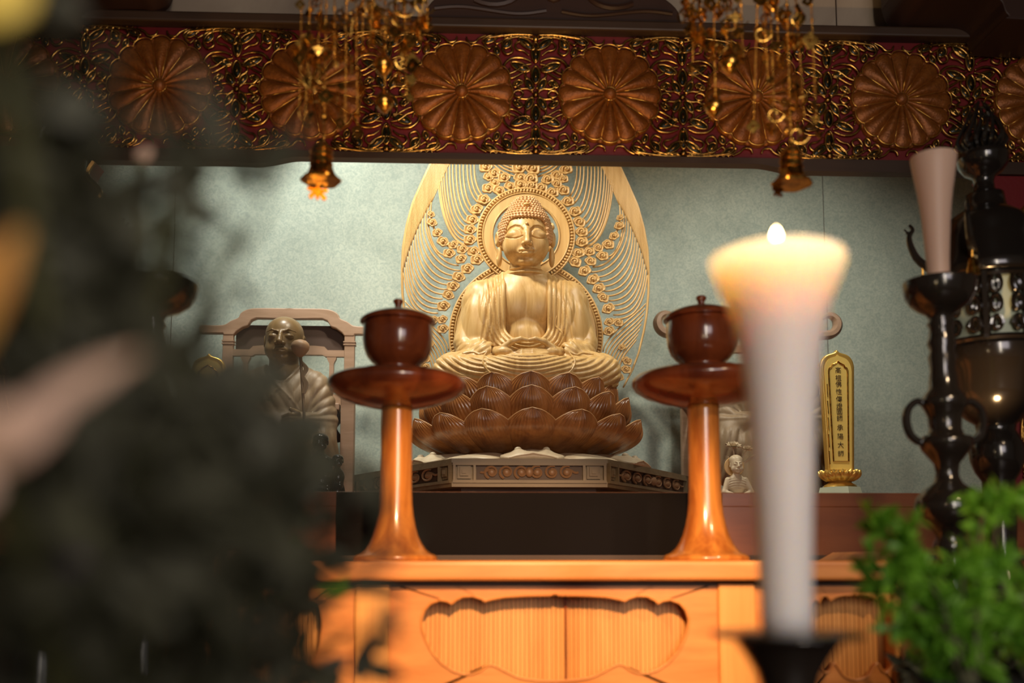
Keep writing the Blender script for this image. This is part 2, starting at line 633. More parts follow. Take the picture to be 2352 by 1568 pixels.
# ================================================================== the setting
DAIS = ZC - 0.46
o = MB().box(-3.2, 3.2, 3.03, 3.13, DAIS - 0.3, 3.3).build('wall_back', M['paper'], smooth=False)
struct(o)
o = MB().box(-3.3, -3.2, -1.0, 3.13, 0, 3.3).build('wall_left', M['plaster'], smooth=False)
struct(o)
o = MB().box(3.2, 3.3, -1.0, 3.13, 0, 3.3).build('wall_right', M['plaster'], smooth=False)
struct(o)
o = MB().box(-3.3, 3.3, -1.0, 3.13, 3.55, 3.65).build('ceiling', M['beam'], smooth=False)
struct(o)
o = MB().box(-3.3, 3.3, -2.5, 3.13, -0.1, 0).build('floor', M['floor'], smooth=False)
struct(o)
o = MB().box(-3.2, 3.2, 0.25, 3.03, 0, DAIS).build('trim_1', M['floor'], smooth=False)
struct(o)
# joints of the paper panels on the back wall
g = MB()
for px in (398, 1170, 1895):
    x = at(px, 600, 3.03).x
    g.box(x - 0.0008, x + 0.0008, 3.0285, 3.0305, DAIS, 3.2)
struct(g.build('trim_2', M['plinth_shadow'], smooth=False))

# transom: dark boards, red ground, medallions and scrolls
YF = 2.00
zt = at(1176, 80, YF).z          # top of the carved band
zb = at(1176, 357, YF).z         # bottom of the carved band
zv = at(1176, 379, YF + 0.018).z         # lower edge of the valance
SF = scl(1200, 215, YF)
o = MB().box(-3.2, 3.2, YF + 0.06, YF + 0.10, zt, 3.3).build('wall_front', M['plaster'], smooth=False)
struct(o)
g = MB()
x = at(1920, 30, YF + 0.06).x
g.box(x - 0.001, x + 0.001, YF + 0.057, YF + 0.061, zt, 3.3)
x = at(330, 30, YF + 0.06).x
g.box(x - 0.001, x + 0.001, YF + 0.057, YF + 0.061, zt, 3.3)
struct(g.build('trim_3', M['plinth_shadow'], smooth=False))

fr = thing('carved_transom', 'long red and gilt carved transom with round flower medallions over the alcove', 'transom', (0, YF, 0))
o = MB().box(-2.6, 2.6, 0.0, 0.018, zb, zt).build('ground_board', M['redground'], fr, smooth=False)
o = MB().box(-2.6, 2.6, -0.030, 0.058, zt, zt + 0.022).build('top_moulding', M['beam'], fr, smooth=False)
bev(o, 0.004)
# valance with a soft step on each side
xs = at(600, 380, YF).x, at(690, 380, YF).x, at(1735, 380, YF).x, at(1835, 380, YF).x
dz = 0.014
top = [(-2.6, zb)] + [(2.6, zb)]
low = []
for k in range(9):
    t = k / 8
    s_ = t * t * (3 - 2 * t)
    low.append((xs[0] + (xs[1] - xs[0]) * t, zv - dz * (1 - s_)))
rgt = []
for k in range(9):
    t = k / 8
    s_ = t * t * (3 - 2 * t)
    rgt.append((xs[2] + (xs[3] - xs[2]) * t, zv - dz * s_))
poly = [(-2.6, zb), (-2.6, zv - dz)] + low + rgt + [(2.6, zv - dz), (2.6, zb)]
MB().prism(poly, -0.008, 0.018).build('valance_board', M['beam'], fr, smooth=False)

# one medallion: sixteen petals
Rm = 119 * SF


def medal_R(a):
    return Rm * (0.925 + 0.075 * abs(math.cos(8 * a)) ** 0.6)


def medal_meshes():
    nu, nv = 192, 14
    P = []
    for j in range(nv):
        v = j / (nv - 1)
        for i in range(nu):
            a = 2 * PI * i / nu
            R = medal_R(a)
            r = R * (0.10 + 0.90 * v)
            bul = abs(math.cos(8 * a)) ** 0.7
            y = -0.006 - (0.004 + 0.010 * bul) * (0.55 + 0.45 * math.sin(PI * min(1, v * 1.05)))
            if v > 0.93:
                y += 0.006
            P.append((r * math.cos(a), y, r * math.sin(a)))
    g = MB()
    F = [(j * nu + i, j * nu + (i + 1) % nu, (j + 1) * nu + (i + 1) % nu, (j + 1) * nu + i) for j in range(nv - 1) for i in range(nu)]
    g.add(P, F)
    n = len(g.V)
    g.V += [(p[0], 0.0, p[2]) for p in P[-nu:]]
    g.F += [((nv - 1) * nu + i, (nv - 1) * nu + (i + 1) % nu, n + (i + 1) % nu, n + i) for i in range(nu)]
    # central boss
    g.ball((0, -0.012, 0), (Rm * 0.125, 0.012, Rm * 0.125), 24, 10)
    # second row of petals peeping out
    for k in range(16):
        a = 2 * PI * (k + 0.5) / 16
        g.ball((Rm * 0.90 * math.cos(a), -0.003, Rm * 0.90 * math.sin(a)), (Rm * 0.085, 0.007, Rm * 0.085), 12, 6)
    r = MB()
    pts = [(medal_R(2 * PI * i / 160) * 0.985 * math.cos(2 * PI * i / 160), -0.0145, medal_R(2 * PI * i / 160) * 0.985 * math.sin(2 * PI * i / 160)) for i in range(160)]
    r.tube(pts, 0.0011, 5, closed=True)
    for k in range(16):
        a = 2 * PI * (k + 0.5) / 16
        q = [(Rm * t * math.cos(a), -0.0115 - 0.002 * math.sin(PI * t), Rm * t * math.sin(a)) for t in (0.16, 0.4, 0.65, 0.88)]
        r.tube(q, 0.0008, 4)
    q = [(Rm * 0.135 * math.cos(2 * PI * i / 24), -0.013, Rm * 0.135 * math.sin(2 * PI * i / 24)) for i in range(24)]
    r.tube(q, 0.0010, 5, closed=True)
    return g, r


gm, gr = medal_meshes()
x0 = at(370, 205, YF).x
x1 = at(2065, 232, YF).x
step = (x1 - x0) / 5
zm = at(1050, 215, YF).z
med0 = None
for k in range(-2, 8):
    if med0 is None:
        med0 = gm.build('medallion', M['medal'], fr, angle=180)
        gr.build('gilt_outline', M['medal_rim'], med0, angle=180)
        md = med0
    else:
        md = dup(med0, fr)
    md.location = (x0 + step * k, 0, zm)


# scroll motif between medallions (x, z in px units around the centre, z up), mirrored both ways
def scroll_mesh():
    g, f = MB(), MB()
    y = -6.0

    def T(pts, r=2.0, yy=y):
        for sx in (1, -1):
            for sz in (1, -1):
                q = crom([(p[0] * sx, yy, p[1] * sz) for p in pts], 5)
                n = len(q)
                g.tube(q, [1.55 * r * (0.55 + 0.45 * math.sin(PI * (i + 0.6) / (n + 0.2))) for i in range(n)], 5)

    def leaf(c, rx, rz, ang, yy=-4):
        for sx in (1, -1):
            for sz in (1, -1):
                a = ang
                P = []
                O = []
                for i in range(17):
                    t = 2 * PI * i / 16
                    lx, lz = rx * math.cos(t) * (0.7 + 0.3 * abs(math.cos(t))), rz * math.sin(t)
                    X = c[0] + lx * math.cos(a) - lz * math.sin(a)
                    Z = c[1] + lx * math.sin(a) + lz * math.cos(a)
                    O.append((X * sx, yy - 2, Z * sz))
                g.tube(O[:16], 2.5, 5, closed=True)
                b = MB()
                b.ball((0, 0, 0), (rx * 0.85, 4, rz * 0.85), 10, 6)
                b.xf(Matrix.Translation((c[0] * sx, yy + 2, c[1] * sz)) @ Matrix.Rotation(-a * sx * sz, 4, 'Y'))
                f.add(b.V, b.F)
                m2 = MB()
                m2.ball((0, 0, 0), (rx * 0.38, 2.5, rz * 0.42), 8, 5)
                m2.xf(Matrix.Translation((c[0] * sx, yy - 2, c[1] * sz)) @ Matrix.Rotation(-a * sx * sz, 4, 'Y'))
                g.add(m2.V, m2.F)
    # centre stem with pointed petals
    leaf((0, 98), 9, 24, 0)
    leaf((20, 118), 8, 22, -0.9)
    leaf((0, 45), 9, 20, 0)
    leaf((33, 63), 9, 22, -1.15)
    leaf((14, 22), 7, 15, -0.5)
    T([(4, 128), (30, 134), (58, 128), (72, 108), (64, 92), (50, 98), (54, 110), (64, 106)])
    T([(4, 138), (40, 139), (80, 134), (104, 128), (110, 112), (100, 104), (92, 112)], 2.4)
    T([(106, 136), (122, 128), (132, 118), (146, 120), (150, 130)], 2.0)
    T([(10, 76), (30, 84), (52, 82), (66, 70), (70, 56), (60, 50), (56, 60)], 2.2)
    T([(8, 70), (26, 66), (44, 52), (60, 44), (52, 36), (36, 44), (16, 58)], 2.0)
    T([(6, 4), (18, 12), (34, 12), (44, 22), (38, 32), (28, 28), (32, 20)], 2.0)
    T([(2, 12), (10, 30), (22, 40), (20, 52), (10, 60)], 1.8)
    T([(26, 0), (34, 8), (44, 6), (48, 0)], 2.2)
    T([(14, 90), (26, 100), (40, 104), (44, 114), (34, 122), (22, 112)], 1.8)
    T([(72, 124), (84, 116), (90, 124), (82, 130)], 1.8)
    leaf((62, 118), 10, 13, 0.5)
    leaf((100, 126), 8, 16, 1.2)
    leaf((40, 24), 6, 11, 0.8)
    leaf((84, 100), 6, 10, -0.3)
    for k in range(7):
        x = 8 + k * 13
        T([(x, 140), (x + 4, 135), (x + 9, 134), (x + 12, 140)], 1.7)
    for sz in (1, -1):
        for r_, z_ in ((7, 0), (5, 80), (8, 130)):
            g.ball((0, -4, z_ * sz), (r_, 6, r_), 10, 6)
    return g, f


gs, gf = scroll_mesh()
gs.sc(SF)
gf.sc(SF)
zs = zb + (zt - zb) / 2
sz_fit = (zt - zb) / 2 / (141 * SF)
s0 = None
for k in range(-2, 7):
    if s0 is None:
        s0 = gs.build('gilt_scroll', M['scroll'], fr, angle=180)
        gf.build('scroll_fill', M['scroll_fill'], s0, angle=180)
        sd = s0
    else:
        sd = dup(s0, fr)
    sd.location = (x0 + step * (k + 0.5), 0, zs)
    sd.scale = (1.06, 1, sz_fit)

# the two carved drops at the ends of the transom
for side, px in ((1, 2272), (-1, 205)):
    xe = at(px, 700, YF).x
    dr = thing('carved_side_panel', 'red and gilt carved upright panel at the %s end of the alcove, under the transom' % ('right' if side > 0 else 'left'), 'carved panel', (xe, YF, 0))
    zlo = at(1176, 1129, 1.97).z + 0.001
    ztop = zv - dz - 0.001
    pl = [(0, zlo), (0.9 * side, zlo), (0.9 * side, ztop), (0, ztop)]
    # cusped inner edge
    edge = crom([(0.0, ztop), (0.012, ztop - 0.03), (-0.016, ztop - 0.065), (0.0, ztop - 0.10), (0.022, ztop - 0.16), (0.03, ztop - 0.3), (0.022, zlo + 0.3), (0.022, zlo)], 8)
    poly = [(e[0] * side, e[1]) for e in edge] + [(0.9 * side, zlo), (0.9 * side, ztop)]
    MB().prism(poly, 0.0, 0.05).build('board', M['redground'], dr, smooth=False)
    MB().tube([(e[0] * side + 0.003 * side, -0.002, e[1]) for e in edge], 0.006, 6).build('gilt_edge', M['scroll'], dr)
    for k in range(3):
        if ztop - 0.29 - k * 0.30 < zlo:
            continue
        md = dup(med0, dr)
        md.location = (0.165 * side, 0, ztop - 0.15 - k * 0.30)
        if ztop - 0.36 - k * 0.30 < zlo:
            continue
        sd = dup(s0, dr)
        sd.location = (0.16 * side, 0, ztop - 0.30 - k * 0.30)
        sd.rotation_euler = (0, PI / 2, 0)
        sd.scale = (0.8, 1, 0.8)

# carved bracket above the transom centre, and the dark beam ends in the corners
def bracket(px0, px1, label, h=0.20):
    xa, xb = at(px0, 60, YF).x, at(px1, 60, YF).x
    c = (xa + xb) / 2
    hw = (xb - xa) / 2
    b = thing('carved_bracket', label, 'bracket', (c, YF, zt + 0.023))
    half = crom([(0, h), (0.18, h * 0.98), (0.42, h * 0.82), (0.55, h * 0.5), (0.70, h * 0.32), (0.85, h * 0.30), (0.97, h * 0.16), (1.0, 0.0)], 6)
    poly = [(-x * hw, z) for x, z in reversed(half)] + [(x * hw, z) for x, z in half[1:]]
    bev(MB().prism(poly, -0.02, 0.055).build('bracket_board', M['bracket'], b, smooth=False), 0.004)
    g = MB()
    for s in (1, -1):
        q = [(s * hw * (0.42 + 0.28 * t * math.cos(5.5 * t)), -0.023, h * (0.42 + 0.3 * t * math.sin(5.5 * t))) for t in [i / 24 for i in range(25)]]
        g.tube(q, 0.006, 5)
        q = crom([(s * hw * 0.06, -0.023, 0.02), (s * hw * 0.3, -0.023, 0.012), (s * hw * 0.7, -0.023, 0.025), (s * hw * 0.93, -0.023, 0.02)], 6)
        g.tube(q, 0.004, 5)
    g.ball((0, -0.02, h * 0.5), (hw * 0.12, 0.02, h * 0.3), 14, 8)
    g.build('carved_scroll', M['bracket'], b)
    return b


bracket(978, 1560, 'dark carved frog-leg bracket standing on the middle of the transom')
for side in (1, -1):
    b = thing('beam_nose', 'dark shaped beam end above the %s end of the transom' % ('right' if side > 0 else 'left'), 'beam', (at(2352 if side > 0 else 60, 20, 1.90).x, 1.90, at(2200, 20, 1.90).z - 0.012))
    prof = crom([(-0.27, 0.06), (-0.26, 0.03), (-0.235, 0.012), (-0.20, 0.014), (-0.12, 0.010), (-0.085, -0.004), (-0.07, -0.035), (-0.02, -0.045), (0.5, -0.045)], 6)
    poly = [(x * side, z) for x, z in prof] + [(0.5 * side, 0.4), (-0.27 * side, 0.4)]
    bev(MB().prism(poly, -0.06, 0.09).build('beam_board', M['bracket'], b, smooth=False), 0.004)

# altar shelf the statues stand on
YS = 1.97
ZS = at(1176, 1129, YS).z
sh = thing('altar_shelf', 'long dark brown altar shelf with the wooden statues standing on it', 'shelf', (0, YS, DAIS))
o = MB().box(-1.7, 1.9, 0.005, 1.055, ZS - DAIS - 0.03, ZS - DAIS).build('shelf_board', M['shelf'], sh, smooth=False)
bev(o, 0.002)
MB().box(-1.69, 1.89, 0.006, 0.03, 0.03, ZS - DAIS - 0.030).build('front_panel', M['shelf'], sh, smooth=False)
MB().box(-1.68, 1.88, 0.03, 1.05, 0, 0.03).build('base', M['shelf'], sh, smooth=False)
MB().box(at(772, 1200, YS).x, at(1661, 1200, YS).x, 0.001, 0.006, 0.03, ZS - DAIS - 0.001).build('shade_panel', M['shelf_shade'], sh, smooth=False)  # dark sheet painting the shade over the middle of the shelf front
zl = at(1176, 1279, YS).z - DAIS
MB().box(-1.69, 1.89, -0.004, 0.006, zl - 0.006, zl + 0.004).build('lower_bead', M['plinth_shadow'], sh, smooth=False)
# ================================================================== the main seated figure
BY = 2.577
SB = scl(1208, 800, BY)
Z0 = at(1208, 1128, BY).z
SV = (at(1208, 450, BY).z - Z0) / 678.0
SB = (SB + SV) / 2


def local(px, Y):
    p = at(px, 1128, Y)
    return p


bx = at(1207, 800, BY).x
buddha = thing('seated_buddha_statue', 'large pale wooden Buddha statue seated cross-legged, hands in its lap', 'statue', (bx, BY, Z0))


def brow_fn(X, Y, Z):
    return 0


def front(v, x, z, y0=-175.0):
    """y of the front of a volume at (x, z)"""
    i = int(round((x - v.ax[0][0]) / v.h))
    k = int(round((z - v.ax[2][0]) / v.h))
    col = v.d[max(0, min(i, len(v.ax[0]) - 1)), :, max(0, min(k, len(v.ax[2]) - 1))]
    w_ = np.nonzero(col < 0)[0]
    return float(v.ax[1][w_[0]]) if len(w_) else None


def build_body():
    v = Vol((-86, -142, 288), (86, 78, 660), 1.0)
    # torso, chest, belly
    v.ell((0, 6, 436), (84, 53, 82), 8)
    v.ell((27, -26, 431), (40, 26, 37), 10, mir=True)
    v.ell((0, -9, 366), (50, 41, 42), 9)
    v.cap((0, 8, 486), (62, 10, 466), 18, 18, 12, mir=True)
    # neck with rings
    # head
    v.ell((0, 6, 592), (55, 60, 54), 6)
    v.ell((0, -8, 566), (53, 53, 55), 12)
    v.ell((23, -30, 553), (25, 24, 25), 12, mir=True)
    v.ell((0, -42, 517.5), (17, 14, 10), 10)
    v.ell((0, -20, 522), (27, 28, 16), 12)
    v.cap((0, 6, 535), (0, 6, 488), 33, 40, 4)
    v.ell((0, 3, 505), (42, 42, 5.5), 2.5)
    v.ell((0, 2, 493), (48, 46, 6), 3)
    # hollow under the arched brow, then the lid
    v.path([(9, -58, 580), (11, -58, 588), (18, -56, 595), (28, -50.5, 597.5), (38, -42.5, 594), (46, -34, 586)], [3, 4.5, 5.2, 5.2, 4.6, 3], 1.0, 's', mir=True)
    v.ell((27.5, -39.5, 579), (19, 13, 12.5), 1.2, mir=True, rot=Matrix.Rotation(math.radians(25), 3, 'Z'))
    # nose
    v.path([(0, -55, 592), (0, -61, 580), (0, -72, 563)], [4.6, 4.8, 6.2], 7)
    v.ell((0, -72, 558.5), (7.6, 9, 6.4), 3)
    v.ell((7.8, -65, 556.5), (5.0, 7.5, 5.0), 2, mir=True)
    v.ell((4.4, -71, 552), (2.2, 3.2, 1.7), 1, 's', mir=True)
    # brow line ridge running into the nose
    # eye slit with lid edge
    q = []
    for x, z in crom([(9.5, 575), (17, 571.5), (27, 570), (37, 571.5), (47, 575.5)], 6):
        q.append((x, (front(v, x, z) or -45) + 0.2, z))
    v.path(q, 1.5, 0.5, 's', mir=True)
    pass
    # mouth
    v.ell((0, -56, 540), (19, 8, 10), 8)
    v.ell((5.2, -62.5, 543), (8.5, 4.8, 3.6), 1.6, mir=True)
    v.ell((0, -63, 535.4), (11, 4.8, 4.4), 1.6)
    v.path([(-14.5, -61, 540), (-7, -66.5, 539.6), (0, -67.8, 538.8), (7, -66.5, 539.6), (14.5, -61, 540)], 0.8, 0.8, 's')
    v.path([(0, -69, 550), (0, -66.5, 546)], [1.6, 2.2], 2, 's')
    v.ell((16, -60, 540), (2.2, 3, 2.2), 2, 's', mir=True)
    # urna
    pass
    # ears
    v.ell((63, 6, 579), (7.5, 13, 18), 4, mir=True)
    v.ell((60.5, -2, 537), (7.0, 9.5, 23), 5, mir=True)
    v.ell((69.5, 0, 580), (4.5, 7.5, 12), 2, 's', mir=True)
    v.ell((64.5, -7, 545), (2.6, 6, 13), 2, 's', mir=True)
    # forearms, hands
    v.cap((84, -66, 322), (60, -96, 322), 17, 14, 6, mir=True)
    v.ell((50, -106, 320), (22, 17, 13), 8, mir=True)
    for j in range(4):
        v.path([(38, -112 - 3.2 * j, 324 - 3.5 * j), (10, -119 - 2.5 * j, 321.5 - 4.6 * j), (-14, -119 - 2 * j, 321 - 4.6 * j), (-30 + 3 * abs(j - 1), -113 - 2 * j, 322 - 4.6 * j)], [6.0, 5.0, 4.4, 3.4], 1.4)
        v.path([(-38, -110 - 3.2 * j, 318 - 3.5 * j), (-10, -117 - 2.5 * j, 314.5 - 4.2 * j), (14, -117 - 2 * j, 314 - 4.2 * j), (30 - 3 * abs(j - 1), -111 - 2 * j, 315 - 4.2 * j)], [6.0, 5.0, 4.4, 3.4], 1.4)
    v.path([(52, -110, 330), (34, -118, 342), (16, -120, 346), (2.5, -120, 344)], [8.5, 6.2, 5.2, 4.2], 3, mir=True)
    return v.mesh('body', M['cypress'], buddha, SB)


def bow(o):
    """the head bows a little: turn everything above the neck about a cross axis"""
    me = o.data
    n = len(me.vertices)
    c = np.empty(n * 3, f4)
    me.vertices.foreach_get('co', c)
    c = c.reshape(-1, 3)
    py_, pz_ = 4 * SB, 508 * SB
    a = math.radians(7.0) * sstep(492 * SB, 532 * SB, c[:, 2])
    y, z = c[:, 1] - py_, c[:, 2] - pz_
    # the top comes towards the viewer
    c[:, 1] = py_ + y * np.cos(a) - z * np.sin(a)
    c[:, 2] = pz_ + z * np.cos(a) + y * np.sin(a)
    me.vertices.foreach_set('co', np.ascontiguousarray(c).ravel())
    me.update()
    return o


def sink(o):
    """hands and lap sit lower than they were laid out"""
    me = o.data
    n = len(me.vertices)
    c = np.empty(n * 3, f4)
    me.vertices.foreach_get('co', c)
    c = c.reshape(-1, 3)
    c[:, 2] -= 27 * SB * (1 - sstep(335 * SB, 480 * SB, c[:, 2]))
    me.vertices.foreach_set('co', np.ascontiguousarray(c).ravel())
    me.update()
    return o


body = bow(sink(build_body()))


def uopen(X, Z):
    """distance from the axis of the U shaped robe opening"""
    zz = np.minimum(Z - 388, 0) * (47 / 36.0)
    return np.sqrt(X * X + zz * zz)


def build_robe():
    v = Vol((-222, -178, 232), (222, 92, 505), 1.5)
    # trunk
    v.ell((0, 12, 436), (92, 56, 80), 8)
    v.ell((36, -30, 424), (46, 26, 48), 10, mir=True)
    v.ell((88, -12, 384), (42, 42, 74), 14, mir=True)
    v.ell((0, -18, 352), (76, 52, 44), 12)
    v.cap((34, 12, 474), (98, 12, 448), 22, 34, 16, mir=True)
    v.cap((102, 10, 444), (121, -8, 352), 37, 40, 18, mir=True)
    v.ell((122, -20, 336), (32, 38, 26), 10, mir=True)
    v.cap((126, -34, 332), (92, -82, 322), 27, 25, 8, mir=True)
    v.ell((118, -62, 318), (48, 36, 14), 8, mir=True)
    # legs
    v.cap((50, -20, 290), (158, -72, 284), 40, 36, 10, mir=True)
    v.cap((165, -74, 282), (48, -126, 272), 37, 32, 12, mir=True)
    v.ell((160, -72, 282), (45, 46, 40), 10, mir=True)
    v.ell((0, -118, 278), (104, 42, 36), 10)
    # opening on the chest
    sl, X, Y, Z = v.sub((-60, -180, 340), (60, 6, 505))
    cut = np.maximum(uopen(X, Z) - 47, Y + 2)
    v.comb(sl, np.broadcast_to(cut, v.d[sl].shape).astype(f4), 3.0, 's')
    # hollow where the wrists come out
    v.cap((74, -88, 324), (40, -118, 330), 15, 22, 3, 's', mir=True)
    v.ell((0, -112, 330), (62, 26, 18), 4, 's')

    def folds(X, Y, Z):
        A = np.abs(X)
        U = uopen(X, Z)
        out = np.zeros(np.broadcast_shapes(X.shape, Y.shape, Z.shape), f4)
        # robe bands following the opening
        w = sstep(44, 50, U) * (1 - sstep(84, 100, U)) * sstep(325, 340, Z)
        ph = (U - 47) / (9.5 + 0.03 * np.maximum(Z - 380, 0))
        out += w * 3.4 * ridge(ph)
        # right shoulder edge running across
        # fan of folds on the upper arms
        cx, cz = 92, 470
        an = np.arctan2(A - cx + 0.0 * Z, (cz - Z) + 12)
        rr = np.sqrt((A - cx) ** 2 + (cz - Z) ** 2)
        w = sstep(88, 102, A) * sstep(344, 362, Z) * (1 - sstep(455, 478, Z)) * sstep(30, 60, rr)
        out += w * 4.4 * ridge((an + 0.30 * np.sin(Z / 40.0)) / 0.42)
        w = sstep(66, 84, A) * (1 - sstep(98, 112, A)) * sstep(338, 352, Z) * (1 - sstep(430, 460, Z))
        out += w * 3.2 * ridge((A * 0.9 + Z * 0.22) / 13.0)
        # forearm sleeves
        w = sstep(60, 80, A) * sstep(308, 318, Z) * (1 - sstep(346, 358, Z)) * (Y < -30)
        out += w * 1.8 * ridge((Z * 0.8 + A * 0.55) / 12.0)
        # legs: arcs round the inner thigh
        e = np.sqrt(((A - 78) / 1.0) ** 2 + ((Z - 328) / 0.60) ** 2)
        w = sstep(84, 98, A) * (1 - sstep(302, 316, Z)) * (Y < 10) * (1 - sstep(196, 212, A))
        out += w * 4.0 * ridge(e / 17.0 + 0.3)
        # lap: hanging arcs
        e = np.sqrt((X / 1.0) ** 2 + ((Z - 352) / 0.62) ** 2)
        w = (1 - sstep(88, 100, A)) * (1 - sstep(306, 316, Z)) * (Y < -60)
        out += w * 3.4 * ridge(e / 14.0 + 0.1 * np.sin(X / 30))
        # robe below the belly, hanging arcs above the hands
        e = np.sqrt((X - 10) ** 2 + ((Z - 420) / 0.8) ** 2)
        w = (1 - sstep(70, 84, A)) * sstep(326, 334, Z) * (1 - sstep(352, 362, Z)) * (Y < -20)
        out += w * 1.2 * ridge(e / 8.0)
        return out.astype(f4)
    v.disp(folds, (-222, -178, 232), (222, 92, 505))
    r = sink(v.mesh('robe', M['cypress'], buddha, SB))
    return v


rv = build_robe()


def front(v, x, z, y0=-175.0):
    """y of the front of a volume at (x, z)"""
    i = int(round((x - v.ax[0][0]) / v.h))
    k = int(round((z - v.ax[2][0]) / v.h))
    col = v.d[max(0, min(i, len(v.ax[0]) - 1)), :, max(0, min(k, len(v.ax[2]) - 1))]
    w_ = np.nonzero(col < 0)[0]
    return float(v.ax[1][w_[0]]) if len(w_) else None


# hems lying on the robe
def hem(pts, r, name='robe_hem'):
    q = []
    for x, z in crom(pts, 8):
        y = front(rv, x, z)
        if y is not None:
            q.append((x * SB, (y - 0.5) * SB, z * SB))
    n = len(q)
    # smooth depth
    for _ in range(3):
        q = [q[0]] + [(q[i][0], (q[i - 1][1] + 2 * q[i][1] + q[i + 1][1]) / 4, q[i][2]) for i in range(1, n - 1)] + [q[-1]]
    return sink(MB().tube(q, [r * SB * (0.5 + 0.5 * math.sin(PI * (i + 1) / (n + 1)) ** 0.5) for i in range(n)], 6).build(name, M['cypress'], buddha))



for s in (1, -1):
    hem([(s * 88, 322), (s * 97, 305), (s * 96, 285), (s * 84, 268), (s * 66, 254)], 2.6)
    hem([(s * 142, 318), (s * 122, 322), (s * 105, 316), (s * 90, 321)], 3.0)
hem([(68, 404), (64, 388), (78, 372), (80, 358)], 2.0)
hem([(-50, 378), (-30, 368), (-38, 352), (-46, 338)], 2.2)


# hair: cap, dome and curls
def build_hair():
    v = Vol((-75, -75, 555), (75, 85, 690), 1.2)
    v.ell((0, 7, 588), (61, 64, 52), 4)
    v.ell((0, 8, 640), (36, 38, 36), 16)
    v.ell((0, 6, 618), (52, 56, 34), 10)
    sl, X, Y, Z = v.sub((-75, -80, 550), (75, 12, 640))
    e = (np.abs(X / 47.0) ** 4 + np.abs((Z - 560) / 61.0) ** 4) ** 0.25
    cut = np.maximum((e - 1) * 47, Y - 4)
    v.comb(sl, np.broadcast_to(cut, v.d[sl].shape).astype(f4), 2.0, 's')
    bow(v.mesh('hair', M['hair'], buddha, SB))
    g = MB()
    rows = 18
    z = 571.0
    par = 0
    while z < 681:
        for i in range(int(2 * PI * 62 / 7.2)):
            pass
        # radius at this height along the front
        def rad(a):
            r = 80.0
            ca, sa = math.cos(a), math.sin(a)
            while r > 2:
                ix = int(round((r * ca - v.ax[0][0]) / v.h))
                iy = int(round((8 + r * sa - v.ax[1][0]) / v.h))
                iz = int(round((z - v.ax[2][0]) / v.h))
                if 0 <= ix < len(v.ax[0]) and 0 <= iy < len(v.ax[1]) and 0 <= iz < len(v.ax[2]) and v.d[ix, iy, iz] < 0:
                    return r
                r -= 0.6
            return 0
        rm = max(rad(0.0), 6)
        n = max(6, int(2 * PI * rm / 6.9))
        for i in range(n):
            a = 2 * PI * (i + 0.5 * (par % 2)) / n
            r = rad(a)
            x, y = r * math.cos(a), 8 + r * math.sin(a)
            if r < 4:
                continue
            ex = (abs(x / 47.0) ** 4 + abs((z - 560) / 61.0) ** 4) ** 0.25
            if y < 6 and ex < 1.0:
                continue
            g.ball((x, y, z), (3.7, 3.7, 3.6), 8, 6)
            nx, ny = math.cos(a), math.sin(a)
            nz = 0.5 if z > 640 else 0.25
            g.ball((x + 3.0 * nx, y + 3.0 * ny, z + 3.0 * nz), 1.9, 6, 4)
        z += 6.3 if z < 668 else 4.5
        par += 1
    bow(g.sc(SB).build('hair_curls', M['hair'], buddha, recalc=False, angle=180))
    # hair band under the curls
    q = []
    for i in range(41):
        t = -PI / 2 + PI * i / 40
        x = 47.5 * math.copysign(abs(math.sin(t)) ** 0.5, math.sin(t))
        zz = 560 + 61.5 * abs(math.cos(t)) ** 0.5
        y = -math.sqrt(max(0, 1 - (x / 58) ** 2 - ((zz - 590) / 58) ** 2)) * 58 + 4
        q.append((x, y, zz))
    bow(MB().tube(q[2:-2], 1.6, 6).sc(SB).build('hairline_band', M['hair'], buddha))
    bow(MB().ball((0, -33, 650), (8, 6, 4.5), 16, 10).sc(SB).build('crown_jewel', M['cypress'], buddha))


build_hair()
bow(MB().ball((0, -56.5, 602), (3.6, 3.6, 3.6), 14, 10).sc(SB).build('forehead_jewel', M['cypress'], buddha))

# ================================================================== halo
HY = 2.745
SH = (scl(1208, 600, HY) + (at(1208, 400, HY).z - at(1208, 900, HY).z) / 500) / 2
hz = at(1208, 1128, HY).z
halo = thing('openwork_halo', 'tall openwork wooden halo of curling rays and small clouds standing behind the seated Buddha', 'halo', (at(1208, 700, HY).x, HY, hz))
HW = [(893, 219), (855, 239), (817, 254), (765, 267), (727, 274), (676, 279), (625, 280), (574, 278), (523, 270), (472, 257), (421, 236), (380, 218), (330, 190), (280, 152), (240, 108), (215, 60), (204, 0)]
hz_ = [1128 - p for p, w_ in HW]
hw_ = [w_ for p, w_ in HW]


def outw(z):
    return float(np.interp(z, hz_, hw_))


def fx(px):
    return px - 1208


def fz(py):
    return 1128 - py


clouds = [(1116, 388, 1.05), (1136, 402, .95), (1122, 411, .8), (1158, 412, 1), (1137, 423, .8), (1122, 437, 1), (1147, 443, 1), (1112, 464, 1), (1196, 412, 1.1), (1172, 432, .95), (1195, 428, 1), (1193, 388, 1.2),
          (1096, 487, 1), (1086, 512, 1), (1081, 535, 1), (1081, 558, 1), (993, 500, .6), (995, 519, .8), (1007, 543, .8), (1020, 563, .95), (1043, 571, .8), (1034, 590, .95), (1064, 581, .9), (1089, 585, 1), (1061, 603, .9), (1097, 605, 1.05),
          (1075, 626, 1), (1056, 645, 1), (1043, 666, 1), (1033, 687, .9), (1022, 712, 1), (1000, 744, .8), (1020, 743, .8), (1021, 764, .9), (981, 832, .8), (983, 851, .8), (992, 800, .6), (1000, 870, .8)]


